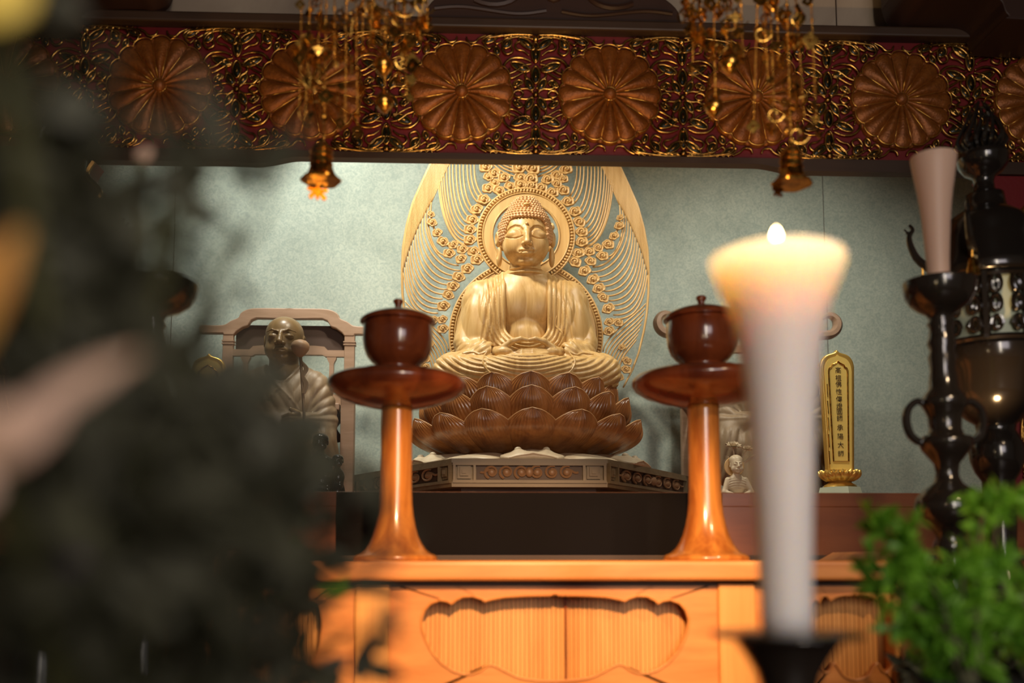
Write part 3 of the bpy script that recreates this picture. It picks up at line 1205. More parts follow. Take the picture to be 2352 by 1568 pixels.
def cloud_mesh(mirror):
    """three lobed cloud with a curled boss"""
    g = MB()
    n = 40
    s = -1 if mirror else 1
    out, inn = [], []
    for i in range(n):
        a = 2 * PI * i / n
        lob = 1.04 + 0.085 * math.cos(5 * a + 0.6) + 0.12 * math.cos(2 * a)
        r = 13.0 * lob
        out.append((s * r * math.cos(a), 0.92 * r * math.sin(a)))
    V, F = [], []
    rings = [(1.0, 4.0), (1.0, -2.5), (0.93, -4.0), (0.80, -3.0), (0.55, 0.0), (0.30, -0.5)]
    for k, y in rings:
        for x, z in out:
            V.append((x * k, y, z * k))
    for j in range(len(rings) - 1):
        F += [(j * n + i, j * n + (i + 1) % n, (j + 1) * n + (i + 1) % n, (j + 1) * n + i) for i in range(n)]
    F.append(tuple((len(rings) - 1) * n + i for i in range(n)))
    F.append(tuple(range(n)))
    g.add(V, F)
    # curl
    q = []
    for i in range(22):
        t = i / 21
        r = 9.5 * (1 - t) + 3.2 * t
        a = -0.6 + 5.6 * t
        q.append((s * r * math.cos(a) * 0.95, -2.5 - 2.0 * t, r * math.sin(a) * 0.9))
    g.tube(q, [1.5 + 0.4 * math.sin(PI * i / 21) for i in range(22)], 6)
    g.ball((0.5 * s, -4.0, 0), (3.3, 4.0, 3.3), 12, 8)
    return g.sc(SH)


cm = [cloud_mesh(False), cloud_mesh(True)]
c0 = [None, None]
rc = random.Random(4)
cx_, cz_ = 0, fz(546)
for (px, py, k) in clouds:
    for s in (0, 1):
        x = fx(px) * (1 if s == 0 else -1)
        z = fz(py) + (0 if s == 0 else -2)
        i = s
        if c0[i] is None:
            c0[i] = cm[i].build('cloud_scroll', M['cypress'], halo, angle=180)
            o = c0[i]
        else:
            o = dup(c0[i], halo)
        # turn towards the ring centre
        a = rc.uniform(-0.45, 0.45)
        o.location = (x * SH, (-6 + rc.uniform(-1.5, 1)) * SH, z * SH)
        o.rotation_euler = (0, a, 0)
        o.scale = (k, k, k)


def strands():
    g = MB()

    def T(pts, r0=2.0, yb=0.0):
        r0 *= 1.12
        n = len(pts)
        q = [(p[0], yb + p[2] if len(p) > 2 else yb, p[1]) for p in pts]
        g.tube(q, [r0 * (0.75 + 0.35 * math.sin(PI * i / (n - 1))) for i in range(n)], 5, flat=1.4)
    for s in (1, -1):
        def B(p0, p1, p2, p3, r=2.0, yb=0.0, n=26):
            T([(s * a, b) for a, b in bez(p0, p1, p2, p3, n)], r, yb)

        # group A: from the clouds round the head ring up to the top, free standing
        top = fz(300)
        A = [((-72, fz(462)), -118), ((-76, fz(470)), -126), ((-86, fz(474)), -134), ((-100, fz(490)), -143), ((-104, fz(498)), -151), ((-112, fz(507)), -159), ((-118, fz(518)), -167), ((-122, fz(527)), -174), ((-125, fz(538)), -181),
             ((-126, fz(548)), -187), ((-125, fz(558)), -192), ((-122, fz(567)), -197), ((-112, fz(573)), -201)]
        for k, (st, xt) in enumerate(A):
            lean = 0.93
            zt_ = fz(380)
            p3 = (xt, zt_)
            L_ = abs(xt - st[0])
            H_ = zt_ - st[1]
            B((-st[0], st[1]), (-(st[0] - 0.62 * L_), st[1] - 0.06 * H_ - 2), (-(xt - 1), zt_ - H_ * 0.62), (-p3[0], p3[1]), 2.0)
            # on over the top, towards the point
            B((-p3[0], p3[1]), (-xt * 0.99, zt_ + 50), (-xt * 0.62, fz(240)), (-xt * 0.12, fz(222 + k * 1.5)), 2.0)
        # group B: from the clouds round the body ring to the rim, then up along it
        Bs = []
        starts = [(1052, 577), (1024, 592), (1056, 616), (1060, 628), (1052, 640), (1042, 650), (1036, 661), (1030, 672), (1026, 683), (1020, 694), (1014, 705), (1012, 716), (1010, 727), (1014, 737), (990, 741), (980, 748)]
        starts = starts[:14]
        m = len(starts)
        for k, (sx, sy) in enumerate(starts):
            st = (-fx(sx), fz(sy))
            inset = 41 - 2.95 * k
            zj = fz(470 + 12.5 * k)
            xj = outw(zj) - inset
            dzz = 60 + 2 * k
            L_ = xj - st[0]
            B(st, (st[0] + 0.55 * L_, st[1] - 0.02 * (zj - st[1])), (outw(zj - dzz) - inset - 10 + 3, zj - dzz), (xj, zj), 2.0)
            q = []
            z = zj
            while z < fz(222):
                q.append((s * max(0, outw(z) - inset * (1 if z < fz(300) else max(0, (fz(204) - z) / 96))), z))
                z += 14
            if len(q) > 1:
                T(q, 1.7, -0.2 * k)
        # group C: lower swirls
        for k in range(8):
            zj = fz(700 + 12 * k)
            inset = 4 + 1.2 * k
            xj = outw(zj) - inset
            ex, ez = 174 + k * 5.0, fz(812 + 7 * k)
            B((ex, ez), (ex + 4, ez + 40), (xj - 22, zj - 30), (xj, zj), 1.9, -1)
        # rim
        q = []
        z = fz(893)
        while z < fz(206):
            q.append((s * outw(z), z))
            z += 10
        T(q, 2.6, 0)
        # top arcs over the ring
        for k in range(6):
            w_ = 92 - 9 * k
            B((3, fz(407 - 8 * k)) if k else (6, fz(409)), (0.55 * w_, fz(404 - 8 * k)), (w_ - 6, fz(385)), (w_, fz(330 - k * 4)), 1.9)
    return g.sc(SH).build('ray_lattice', M['cypress'], halo, angle=180)


strands()


def circ(cx, cz, r, n):
    return [(cx + r * math.cos(2 * PI * i / n), cz + r * math.sin(2 * PI * i / n)) for i in range(n)]


def halo_ring(cz, R, name, w_in, inner_hole, y0):
    n = 96
    g = MB()
    g.ring(circ(0, cz, R - 11, n), circ(0, cz, inner_hole, n), y0 - 3, y0 + 5)
    # raised edge next to the hole and next to the rim
    g.tube([(x, y0 - 3, z) for x, z in circ(0, cz, inner_hole + 2, n)], 2.2, 6, closed=True)
    g.tube([(x, y0 - 3, z) for x, z in circ(0, cz, R - 12, n)], 1.8, 6, closed=True)
    b = g.sc(SH).build(name, M['cypress_dark'], halo, angle=60)
    g = MB()
    g.tube([(x, y0 - 1, z) for x, z in circ(0, cz, R, n)], 2.4, 6, closed=True)
    g.ring(circ(0, cz, R, n), circ(0, cz, R - 11, n), y0 + 1, y0 + 5)
    k = int(2 * PI * R / 7.6)
    for i in range(k):
        a = 2 * PI * i / k
        c = MB()
        c.ball((0, 0, 0), (4.8, 4.5, 2.9), 8, 6)
        c.xf(Matrix.Translation(((R - 5.5) * math.cos(a), y0 - 1, cz + (R - 5.5) * math.sin(a))) @ Matrix.Rotation(-a, 4, 'Y'))
        g.add(c.V, c.F)
    g.sc(SH).build('beaded_rim', M['cypress_dark'], halo, angle=180)


halo_ring(fz(548), 110, 'head_ring', 0, 74, -10)
halo_ring(fz(778), 172, 'body_ring', 0, 120, -6)
# flower petals in the hole of the head ring
g = MB()
for i in range(8):
    a = 2 * PI * (i + 0.5) / 8
    c = MB()
    nu, nv = 9, 9
    P = []
    for j in range(nv):
        t = j / (nv - 1)
        for q in range(nu):
            u = -1 + 2 * q / (nu - 1)
            ww = 21 * math.sin(PI * min(1, 0.12 + 0.88 * t) * 0.93) ** 0.8
            P.append((10 + 58 * t, -4 - 8 * t + 7 * abs(u) ** 2, u * ww))
    c.grid(P, nu, nv)
    c.grid([(p[0], p[1] + 2.5, p[2]) for p in P], nu, nv)
    c.xf(Matrix.Translation((0, 0, fz(548))) @ Matrix.Rotation(-a, 4, 'Y'))
    g.add(c.V, c.F)
g.sc(SH).build('flower_disc', M['cypress_dark'], halo, angle=180, recalc=False)
# stem that holds the halo
MB().box(-40, 40, -3, 8, 207, 300).sc(SH).build('stem', M['cypress_dark'], halo)

# ================================================================== lotus throne
lotus = thing('lotus_throne', 'brown varnished wooden lotus throne of ribbed petals under the seated Buddha', 'throne', (bx, BY, Z0))
prof = [(8, 62), (150, 63), (168, 80), (176, 120), (182, 180), (190, 190), (190, 200), (180, 205), (20, 206)]
MB().lathe([(r * SB, z * SB) for r, z in prof], 64).build('seed_pod', M['petal'], lotus)


def petal_mesh(Rb, zb_, Rt, zt_, w0, bulge):
    """one cupped petal growing outward from radius Rb, height zb_ to tip Rt, zt_ ; facing -Y"""
    nu, nv = 89, 24
    P = []
    for j in range(nv):
        v = j / (nv - 1)
        hw = w0 * (0.60 + 0.40 * math.sin(PI * min(1.0, v * 0.75 + 0.08))) * (1 - max(0, v - 0.30) ** 2.8 / 0.70 ** 2.8) ** 0.56
        rc_ = Rb + (Rt - Rb) * (v ** 0.75) + bulge * math.sin(PI * v) * 0.9
        zc = zb_ + (zt_ - zb_) * v
        if v > 0.8:
            rc_ += 60 * (v - 0.8) ** 2
        for i in range(nu):
            u = -1 + 2 * i / (nu - 1)
            x = u * hw
            y = -(rc_ - (x / w0) ** 2 * w0 * 0.62)
            # ribs
            fade = sstep(0.08, 0.55, v) * (1 - 0.35 * abs(u))
            y -= 2.3 * fade * abs(math.sin(PI * u * 8))
            # centre fold line
            y += 1.0 * math.exp(-(u / 0.06) ** 2) * v
            P.append((x, y, zc - abs(u) ** 2 * 0))
    g = MB()
    g.grid(P, nu, nv)
    g2 = [(p[0] * 0.96, p[1] + 5, p[2] - 1) for p in P]
    n = len(g.V)
    g.grid(g2, nu, nv)
    # close the edges
    def idx(i, j):
        return j * nu + i
    border = [idx(0, j) for j in range(nv)] + [idx(i, nv - 1) for i in range(1, nu)] + [idx(nu - 1, j) for j in range(nv - 2, -1, -1)]
    for a, b in zip(border[:-1], border[1:]):
        g.F.append((a, b, b + n, a + n))
    # lip
    e = MB()
    lip = [P[idx(0, j)] for j in range(4, nv)] + [P[idx(i, nv - 1)] for i in range(8, nu - 8, 8)] + [P[idx(nu - 1, j)] for j in range(nv - 1, 3, -1)]
    lip = [lip[0]] + [q for a, q in zip(lip, lip[1:]) if (Vector(a) - Vector(q)).length > 0.5]
    e.tube(lip, 1.35, 5)
    return g.sc(SB), e.sc(SB)


rows = [(158, 140, 206, 232, 56, 20, 0.0), (158, 98, 234, 198, 58, 30, 0.0), (140, 62, 260, 148, 60, 42, 0.0)]
for (Rb, zb_, Rt, zt_, w0, bl, off) in rows:
    g, e = petal_mesh(Rb, zb_, Rt, zt_, w0, bl)
    p0 = None
    for k in range(16):
        if p0 is None:
            p0 = g.build('petal', M['petal'], lotus, angle=180)
            e.build('petal_edge', M['petal_edge'], p0, angle=180)
            o = p0
        else:
            o = dup(p0, lotus)
        o.rotation_euler = (0, 0, 2 * PI * k / 16 + off)

# ================================================================== hexagonal pedestal with reversed petals
YP = 2.235
pc = Vector((at(1215, 1100, YP).x, YP, ZS))
ped = thing('carved_pedestal', 'low many-sided olive brown pedestal with framed relief panels under the lotus throne', 'pedestal', pc)
fl, fr_ = at(1037, 1052, YP).x - pc.x, at(1396, 1052, YP).x - pc.x
YO = 2.72
ol, orr = at(803, 1092, YO).x - pc.x, at(1592, 1095, YO).x - pc.x
zt1 = at(1215, 1053, YP).z - ZS
zt0 = at(1215, 1112, YP).z - ZS
pts = [(fl, 0), (fr_, 0), (orr, YO - YP), (orr * 0.72, 0.72), (ol * 0.72, 0.72), (ol, YO - YP)]
cen = Vector((0.0, 0.36))


def inset(P, d):
    return [tuple(Vector(p) + (cen - Vector(p)).normalized() * d) for p in P]


o = MB().slab(inset(pts, 0.012), zt0, zt1 - 0.004).build('frame_body', M['plinth'], ped, smooth=False)
MB().slab(inset(pts, 0.0), zt1 - 0.010, zt1).build('top_rim', M['plinth'], ped, smooth=False)
MB().slab(inset(pts, 0.002), zt0 - 0.006, zt0 + 0.006).build('bottom_rim', M['plinth'], ped, smooth=False)
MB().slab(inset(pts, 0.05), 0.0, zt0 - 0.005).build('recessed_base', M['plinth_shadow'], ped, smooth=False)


def face_panels(a, b, mats):
    A, B = Vector((a[0], a[1], 0)), Vector((b[0], b[1], 0))
    d = (B - A)
    Ln = d.length
    d.normalize()
    nrm = Vector((d.y, -d.x, 0))
    H = zt1 - zt0
    Mx = Matrix(((d.x, -nrm.x, 0, A.x), (d.y, -nrm.y, 0, A.y), (0, 0, 1, zt0), (0, 0, 0, 1)))
    off = -0.004
    sq = H * 0.92
    # stiles
    g = MB()
    xs_ = [0.004, sq * 0.92, Ln - sq * 0.92 - 0.008, Ln - 0.010]
    for x in xs_:
        g.box(x, x + 0.006, off + 0.0004, 0.016, 0.0035, H - 0.0085)
    g.box(0.003, Ln - 0.003, off + 0.001, 0.016, H - 0.016, H - 0.009)
    g.box(0.003, Ln - 0.003, off + 0.001, 0.016, 0.003, 0.010)
    g.xf(Mx).build('panel_frame', mats[0], ped, smooth=False)
    # square fret blocks
    g = MB()
    for x0_ in (xs_[0] + 0.006, xs_[2] + 0.006):
        x1_ = x0_ + sq * 0.92 - 0.012
        c = ((x0_ + x1_) / 2, H / 2)
        hh = H * 0.28
        for k_, y in ((1.0, 0.004), (0.62, -0.001), (0.30, -0.004)):
            ww = (x1_ - x0_) * 0.40 * k_
            g.box(c[0] - ww, c[0] + ww, y, 0.016, c[1] - hh * k_, c[1] + hh * k_)
    g.xf(Mx).build('fret_block', mats[0], ped, smooth=False)
    # long dark panel with scroll relief
    g = MB()
    g.box(xs_[1] + 0.007, xs_[2] - 0.001, 0.0075, 0.012, 0.010, H - 0.016)
    g.xf(Mx).build('dark_panel', mats[1], ped, smooth=False)
    g = MB()
    cx = (xs_[1] + xs_[2]) / 2 + 0.003
    hw = (xs_[2] - xs_[1]) / 2 - 0.012
    hh = H * 0.26
    zc_ = H * 0.48
    for s in (1, -1):
        for k_ in range(3):
            c = cx + s * hw * (0.16 + 0.30 * k_)
            q = [(c + s * hw * 0.15 * (1 - 0.6 * t) * math.cos(s * 1.2 + 7 * t), 0.004, zc_ + hh * (1 - 0.5 * t) * math.sin(s * 1.2 + 7 * t)) for t in [i / 20 for i in range(21)]]
            g.tube(q, [0.0034 * (1 - 0.4 * i / 20) for i in range(21)], 6)
            g.ball((c, 0.006, zc_), (hw * 0.085, 0.006, hh * 0.6), 10, 6)
        g.tube([(cx + s * hw * (0.75 + 0.24 * t), 0.005, zc_ + hh * 0.5 * math.sin(5 * t) * (1 - t)) for t in [i / 10 for i in range(11)]], 0.003, 6)
    g.ball((cx, 0.004, zc_), (hw * 0.09, 0.007, hh * 0.8), 12, 8)
    g.xf(Mx).build('scroll_relief', mats[2], ped)


face_panels(pts[0], pts[1], (M['plinth'], M['plinth_shadow'], M['plinth_relief']))
face_panels(pts[5], pts[0], (M['plinth'], M['plinth_shadow'], M['plinth_relief']))
face_panels(pts[1], pts[2], (M['plinth'], M['plinth_shadow'], M['plinth_relief']))

# reversed petals lying on the pedestal (pale), twelve round, each with two bosses
rev = thing('reversed_petal_ring', 'ring of pale turned-down petals lying on the pedestal under the lotus throne', 'petal ring', (bx, BY, pc.z + zt1))


def rev_petal(two):
    g = MB()
    nu, nv = 25, 14
    P = []
    R0, R1 = 0.205, 0.335
    for j in range(nv):
        v = j / (nv - 1)
        for i in range(nu):
            u = -1 + 2 * i / (nu - 1)
            hw = (0.050 + 0.036 * v) * (1 - max(0, v - 0.72) ** 2 / 0.28 ** 2 * (0.25 + 0.1 * abs(u)))
            x = u * hw
            r = R0 + (R1 - R0) * v
            if two:
                r -= 0.012 * v * (abs(math.cos(PI * u)) < 0.2) * 0
            h = 0.036 - 0.026 * v ** 1.8
            if two:
                h += 0.010 * math.exp(-((abs(u) - 0.45) / 0.20) ** 2 - ((v - 0.78) / 0.13) ** 2)
                h += 0.004 * (1 - abs(math.sin(PI * u))) * v
            h -= 0.012 * abs(u) ** 3
            P.append((x, -r, h))
    g.grid(P, nu, nv)
    n = len(g.V)
    g.grid([(p[0], p[1] + 0.001, 0.0) for p in P], nu, nv)
    idx = lambda i, j: j * nu + i
    border = [idx(0, j) for j in range(nv)] + [idx(i, nv - 1) for i in range(1, nu)] + [idx(nu - 1, j) for j in range(nv - 2, -1, -1)]
    for a, b in zip(border[:-1], border[1:]):
        g.F.append((a, b, b + n, a + n))
    if two:
        for s in (1, -1):
            g.ball((s * 0.034, -0.300, 0.026), (0.009, 0.009, 0.007), 12, 8)
        q = [P[idx(i, nv - 1)] for i in range(nu)]
        g.tube(q, 0.0022, 6)
    return g


r0 = rev_petal(True).build('two_boss_petal', M['pale'], rev, angle=180)
r1 = rev_petal(False).build('plain_petal', M['pale'], rev, angle=180)
for k in range(12):
    src = r0 if k % 2 == 0 else r1
    if k > 1:
        src = dup(src, rev)
    src.rotation_euler = (0, 0, 2 * PI * k / 12)
    if k % 2:
        src.scale = (1.05, 0.98, 0.86)
MB().lathe([(0.02, 0.0), (0.30, 0.0), (0.25, 0.002), (0.02, 0.002)], 48).build('ring_core', M['pale'], rev)
# ================================================================== monk statues in their chairs
def small_face(v, c, k, narrow=1.0):
    """face features on a head whose centre is c, k = scale against a 50 unit half width"""
    cx, cy, cz = c

    def P(x, y, z):
        return (cx + x * k * narrow, cy + y * k, cz + z * k)

    def E(x, y, z, rx, ry, rz, kk=3, mode='u'):
        for s in ((1, -1) if x else (1,)):
            v.ell(P(x * s, y, z), (rx * k, ry * k, rz * k), kk * k, mode)
    v.ell((cx, cy + 6 * k, cz + 22 * k), (50 * k * narrow, 54 * k, 46 * k), 4)
    v.ell((cx, cy - 6 * k, cz - 6 * k), (46 * k * narrow, 48 * k, 50 * k), 10 * k)
    E(24, -24, -22, 22, 24, 22, 8)
    E(0, -38, -42, 18, 14, 12, 8)
    E(22, -56, 12, 16, 7, 8, 4, 's')
    E(20, -42, 8, 13, 12, 9, 2)
    for s in (1, -1):
        v.path([P(8 * s, -52, 20), P(22 * s, -51, 24), P(38 * s, -41, 20)], 1.6 * k, 6 * k)
        v.path([P(9 * s, -55, 6), P(20 * s, -54.5, 4), P(33 * s, -46, 6)], 1.3 * k, 1.2 * k, 's')
        v.path([P(11 * s, -56, -12), P(20 * s, -52, -22), P(24 * s, -48, -34)], 1.6 * k, 2 * k, 's')
        v.ell(P(50 * s, 4, 4), (6 * k, 11 * k, 17 * k), 3 * k)
        v.ell(P(56 * s, 0, 5), (4 * k, 6 * k, 9 * k), 2 * k, 's')
    v.path([P(0, -50, 18), P(0, -58, 6), P(0, -66, -8)], [4.5 * k, 5 * k, 7.5 * k], 4 * k)
    E(9, -58, -11, 6, 7, 5, 2)
    E(0, -50, -28, 18, 9, 9, 6)
    E(0, -56, -24.5, 14, 4, 2.6, 1.5)
    E(0, -55, -31, 11, 4, 3.2, 1.5)
    v.path([P(-15, -53, -28.5), P(0, -60, -27.5), P(15, -53, -28.5)], 1.2 * k, 1 * k, 's')


def monk_statue(label, px, Y, k, group=None):
    S = scl(px, 900, Y) * k
    base = at(px, 1128, Y)
    root = thing('monk_statue', label, 'statue', (base.x, Y, ZS))
    v = Vol((-62, -75, 230), (62, 62, 412), 1.5)
    small_face(v, (0, 0, 346), 0.84)
    v.cap((0, 4, 320), (0, 4, 280), 30, 36, 10)
    # hands in front of the waist
    v.mesh('body', M['monk_skin'], root, S)
    r = Vol((-128, -118, -2), (132, 78, 312), 1.9)
    r.ell((0, 4, 215), (80, 52, 85), 8)
    r.cap((30, 4, 285), (66, 4, 262), 18, 26, 12, mir=True)
    r.cap((78, 2, 250), (92, -8, 175), 27, 30, 12, mir=True)
    r.cap((92, -18, 165), (48, -66, 172), 26, 20, 10, mir=True)
    r.ell((92, -26, 128), (30, 40, 48), 12, mir=True)
    r.ell((104, -20, 90), (24, 34, 44), 10, mir=True)
    r.ell((0, -20, 130), (84, 62, 70), 12)
    r.cap((34, -60, 120), (40, -72, 0), 44, 46, 14, mir=True)
    r.ell((0, -30, 30), (92, 66, 60), 10)
    sl, X, Y_, Z = r.sub((-40, -80, 262), (40, 60, 320))
    cutv = np.maximum(np.abs(X) - 38 * np.clip((Z - 246) / 58.0, 0, 1) ** 0.8, 0 * Y_ - 10)
    r.comb(sl, np.broadcast_to(cutv, r.d[sl].shape).astype(f4), 3.0, 's')

    def folds(X, Y, Z):
        A = np.abs(X)
        out = 1.5 * ridge((X * 0.8 + Z * 0.55) / 21.0) * sstep(185, 200, Z) * (1 - sstep(292, 300, Z)) * (X < 30) * (Y < 0)
        out = out + 1.5 * ridge((-X * 0.8 + Z * 0.55) / 21.0) * sstep(185, 200, Z) * (1 - sstep(292, 300, Z)) * (X >= 30) * (Y < 0)
        an = np.arctan2(A - 30, (Z - 170))
        out = out + 2.8 * ridge(an / 0.22) * sstep(62, 76, A) * sstep(172, 182, Z) * (1 - sstep(246, 262, Z))
        out = out + 2.6 * ridge((A + 0.25 * Z) / 15.0) * sstep(70, 82, A) * (1 - sstep(150, 165, Z))
        out = out + 2.6 * ridge((X + 6 * np.sin(Z / 26.0)) / 17.0) * (1 - sstep(60, 74, A)) * (1 - sstep(140, 158, Z))
        return out.astype(f4)
    r.disp(folds, (-128, -118, -2), (132, 78, 312))
    # belt line and collar edges
    r.path([(-70, -60, 158), (-30, -84, 150), (30, -84, 150), (70, -60, 158)], 5, 3)
    for pts_ in ([(36, 292), (24, 272), (4, 248), (-22, 222)], [(-36, 292), (-22, 270), (0, 246), (28, 218), (44, 196)]):
        q = []
        for x, z in crom(pts_, 6):
            y = front(r, x, z)
            if y is not None:
                q.append((x, y + 1.2, z))
        r.path(q, 3.4, 1.2)
    r.mesh('robe', M['monk'], root, S)
    h = Vol((0, -118, 140), (78, -50, 205), 1.3)
    h.ell((40, -84, 172), (20, 14, 14), 4)
    for j in range(4):
        h.path([(52, -88, 182 - 7 * j), (34, -99, 181 - 7 * j), (20, -96, 177 - 7 * j)], [5.2, 4.6, 3.8], 1.4)
    h.path([(50, -90, 186), (36, -96, 192)], [5.5, 4.2], 2)
    h.mesh('hand', M['monk_skin'], root, S)
    root.scale = (1, 1, 1.06)
    return root, S


mk, SM = monk_statue('brown bald monk statue seated in the left chair with stepped crest rail', 645, 2.615, 1.045, )


def staff(px0, py0, px1, py1, Y, label):
    a, b = at(px0, py0, Y), at(px1, py1, Y)
    b.z = ZS
    S = scl(px0, py0, Y)
    t = thing('staff', label, 'staff', tuple(b))
    d = (a - b)
    MB().tube([(0, 0, 0), tuple(d * 0.5), tuple(d)], [3.4 * S, 3.4 * S, 3.6 * S], 10).build('shaft', M['monk'], t)
    prof = [(2, -20), (7, -18), (14, -11), (19.5, -3), (21.5, 5), (20, 12), (14, 18), (6, 21), (1, 21.5)]
    g = MB().lathe([(r * S, z * S) for r, z in prof], 28)
    g.xf(Matrix.Translation(d + Vector((0, -0.004, 0.012))))
    g.build('peach_shaped_head', mat('pale pink wood', (0.62, 0.40, 0.24), 0.4), t)
    g = MB()
    for k in range(3):
        q = crom([(x * S, -4 * S - k * 0.4 * S, z * S) for x, z in [(0, 0), (8 + 3 * k, -16), (2 + k * 2, -34), (9 + k * 3, -52), (4 + 2 * k, -74)]], 6)
        g.tube([tuple(Vector(p) + d + Vector((0.004, 0, -0.022))) for p in q], 3.2 * S, 6, flat=0.5)
    g.build('ribbon', M['monk'], t)
    return t


staff(690, 812, 712, 1129, 2.45, 'carved staff with pale peach-shaped head leaning against the left monk statue')

# ------------------------------------------------------------------ chairs
def board_chair(pxc, Y, label):
    S = scl(pxc, 900, Y)
    z0 = at(pxc, 1128, Y).z
    root = thing('carved_chair', label, 'chair', (at(pxc, 1128, Y).x, Y, ZS))
    dz_ = (z0 - ZS)

    def Z(py):
        return (1128 - py) * S * 1.01 + dz_
    up = [(0, 706), (70, 706), (96, 709), (112, 718), (118, 729), (134, 736), (148, 745), (168, 747), (200, 747), (206, 752)]
    lo = [(206, 766), (152, 766), (150, 770), (128, 770), (122, 762), (108, 752), (96, 748), (88, 735), (76, 730), (0, 730)]
    upc = [p for p in crom(up, 4)]
    loc_ = [p for p in lo]
    half = upc + loc_
    full = half + [(-x, y) for x, y in reversed(half)]
    bev(MB().prism([(x * S, Z(y)) for x, y in full], -0.012, 0.012).build('crest_rail', M['chair'], root, smooth=False), 0.003)
    for s in (1, -1):
        bev(MB().box(min(s * 128 * S, s * 152 * S), max(s * 128 * S, s * 152 * S), -0.010, 0.010, 0.0, Z(768)).build('post', M['chair'], root, smooth=False), 0.002)
        g = MB()
        for y in (783, 789):
            g.box(min(s * 126 * S, s * 154 * S), max(s * 126 * S, s * 154 * S), -0.0125, 0.0125, Z(y + 2), Z(y - 1))
        g.build('post_ring', M['chair'], root, smooth=False)
        poly = [(s * 88, 815), (s * 110, 815), (s * 110, 822), (s * 104, 834), (s * 104, 905), (s * 94, 905), (s * 94, 834), (s * 88, 822)]
        MB().prism([(x * S, Z(y)) for x, y in poly], -0.008, 0.008).build('spindle', M['chair'], root, smooth=False)
        # arm support in front of the back
        x0_, x1_ = sorted((s * 143 * S, s * 172 * S))
        bev(MB().box(x0_, x1_, -0.20, -0.165, 0.0, Z(925)).build('arm_post', M['chair'], root, smooth=False), 0.002)
        x0_, x1_ = sorted((s * 138 * S, s * 176 * S))
        bev(MB().box(x0_, x1_, -0.21, 0.012, Z(925), Z(905)).build('arm_rest', M['chair'], root, smooth=False), 0.003)
        # dark scrolled sheet painted as the shade in the open side cut
        poly = crom([(s * 100, 955), (s * 118, 958), (s * 136, 966), (s * 141, 985), (s * 132, 1000), (s * 140, 1015), (s * 141, 1030), (s * 100, 1032)], 4)
        MB().prism([(x * S, Z(y)) for x, y in poly], -0.17, -0.16).build('side_board', M['plinth_shadow'], root, smooth=False)  # no real board, dark sheet standing for shade in the side cut
    half = [(0, 793), (60, 793), (82, 795), (90, 803), (128, 803), (128, 818), (84, 818), (78, 814), (0, 814)]
    full = half + [(-x, y) for x, y in reversed(half)]
    MB().prism([(x * S, Z(y)) for x, y in full], -0.009, 0.009).build('lower_rail', M['chair'], root, smooth=False)
    MB().box(-128 * S, 128 * S, -0.006, 0.006, Z(960), Z(905)).build('back_board', M['chair'], root, smooth=False)
    bev(MB().box(-140 * S, 140 * S, -0.20, 0.012, Z(965), Z(950)).build('seat', M['chair'], root, smooth=False), 0.003)
    # dark open panel shapes behind the crest
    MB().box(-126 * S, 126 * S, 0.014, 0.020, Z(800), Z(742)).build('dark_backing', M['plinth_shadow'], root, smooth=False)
    return root


board_chair(657, 2.82, 'pinkish wooden chair with stepped crest rail behind the left monk statue')

# right chair with curled rail ends
def scroll_chair(pxc, Y, label):
    S = scl(pxc, 900, Y)
    z0 = at(pxc, 1128, Y).z
    root = thing('curled_chair', label, 'chair', (at(pxc, 1128, Y).x, Y, ZS))
    dz_ = z0 - ZS

    def Z(py):
        return (1128 - py) * S * 1.01 + dz_
    # crest rail: curls up at both ends
    for s in (1, -1):
        pass
    pts = []
    for s in (-1, 1):
        spi = []
        for i in range(24):
            t = i / 23
            a = -PI / 2 + t * 4.0
            r = 27 - 11 * t
            spi.append((s * (185 + r * math.cos(a)), 745 - r * math.sin(a)))
        if s == -1:
            pts += list(reversed(spi)) + [(-150, 775), (-90, 771)]
        else:
            pts += [(90, 771), (150, 775)] + spi
    q = [(x * S, 0, Z(y)) for x, y in pts]
    n = len(q)
    rad = [S * (11 * (0.45 + 0.55 * min(1, min(i, n - 1 - i) / 14.0))) for i in range(n)]
    MB().tube(q, rad, 8, flat=1.3).build('curled_rail', M['chair'], root)
    for s in (1, -1):
        x0_, x1_ = sorted((s * 140 * S, s * 158 * S))
        MB().box(x0_, x1_, -0.012, 0.012, 0, Z(770)).build('post', M['chair'], root, smooth=False)
        x0_, x1_ = sorted((s * 138 * S, s * 162 * S))
        MB().box(x0_, x1_, -0.19, -0.165, 0, Z(935)).build('arm_post', M['chair'], root, smooth=False)
        MB().box(x0_, x1_, -0.20, 0.012, Z(938), Z(920)).build('arm_rest', M['chair'], root, smooth=False)
        poly = crom([(s * 60, 800), (s * 95, 805), (s * 118, 840), (s * 118, 880), (s * 138, 900), (s * 138, 925), (s * 60, 925)], 5)
        MB().prism([(x * S, Z(y)) for x, y in poly], -0.004, 0.006).build('side_board', M['plinth_shadow'], root, smooth=False)
    MB().box(-140 * S, 140 * S, -0.01, 0.01, Z(815), Z(800)).build('lower_rail', M['chair'], root, smooth=False)
    MB().box(-138 * S, 138 * S, -0.19, 0.012, Z(975), Z(955)).build('seat', M['chair'], root, smooth=False)
    return root


scroll_chair(1727, 2.83, 'dark wooden chair with curled crest ends behind the tall white candle')
m2, _ = monk_statue('brown robed monk statue seated in the curled chair behind the tall white candle', 1770, 2.63, 1.045)

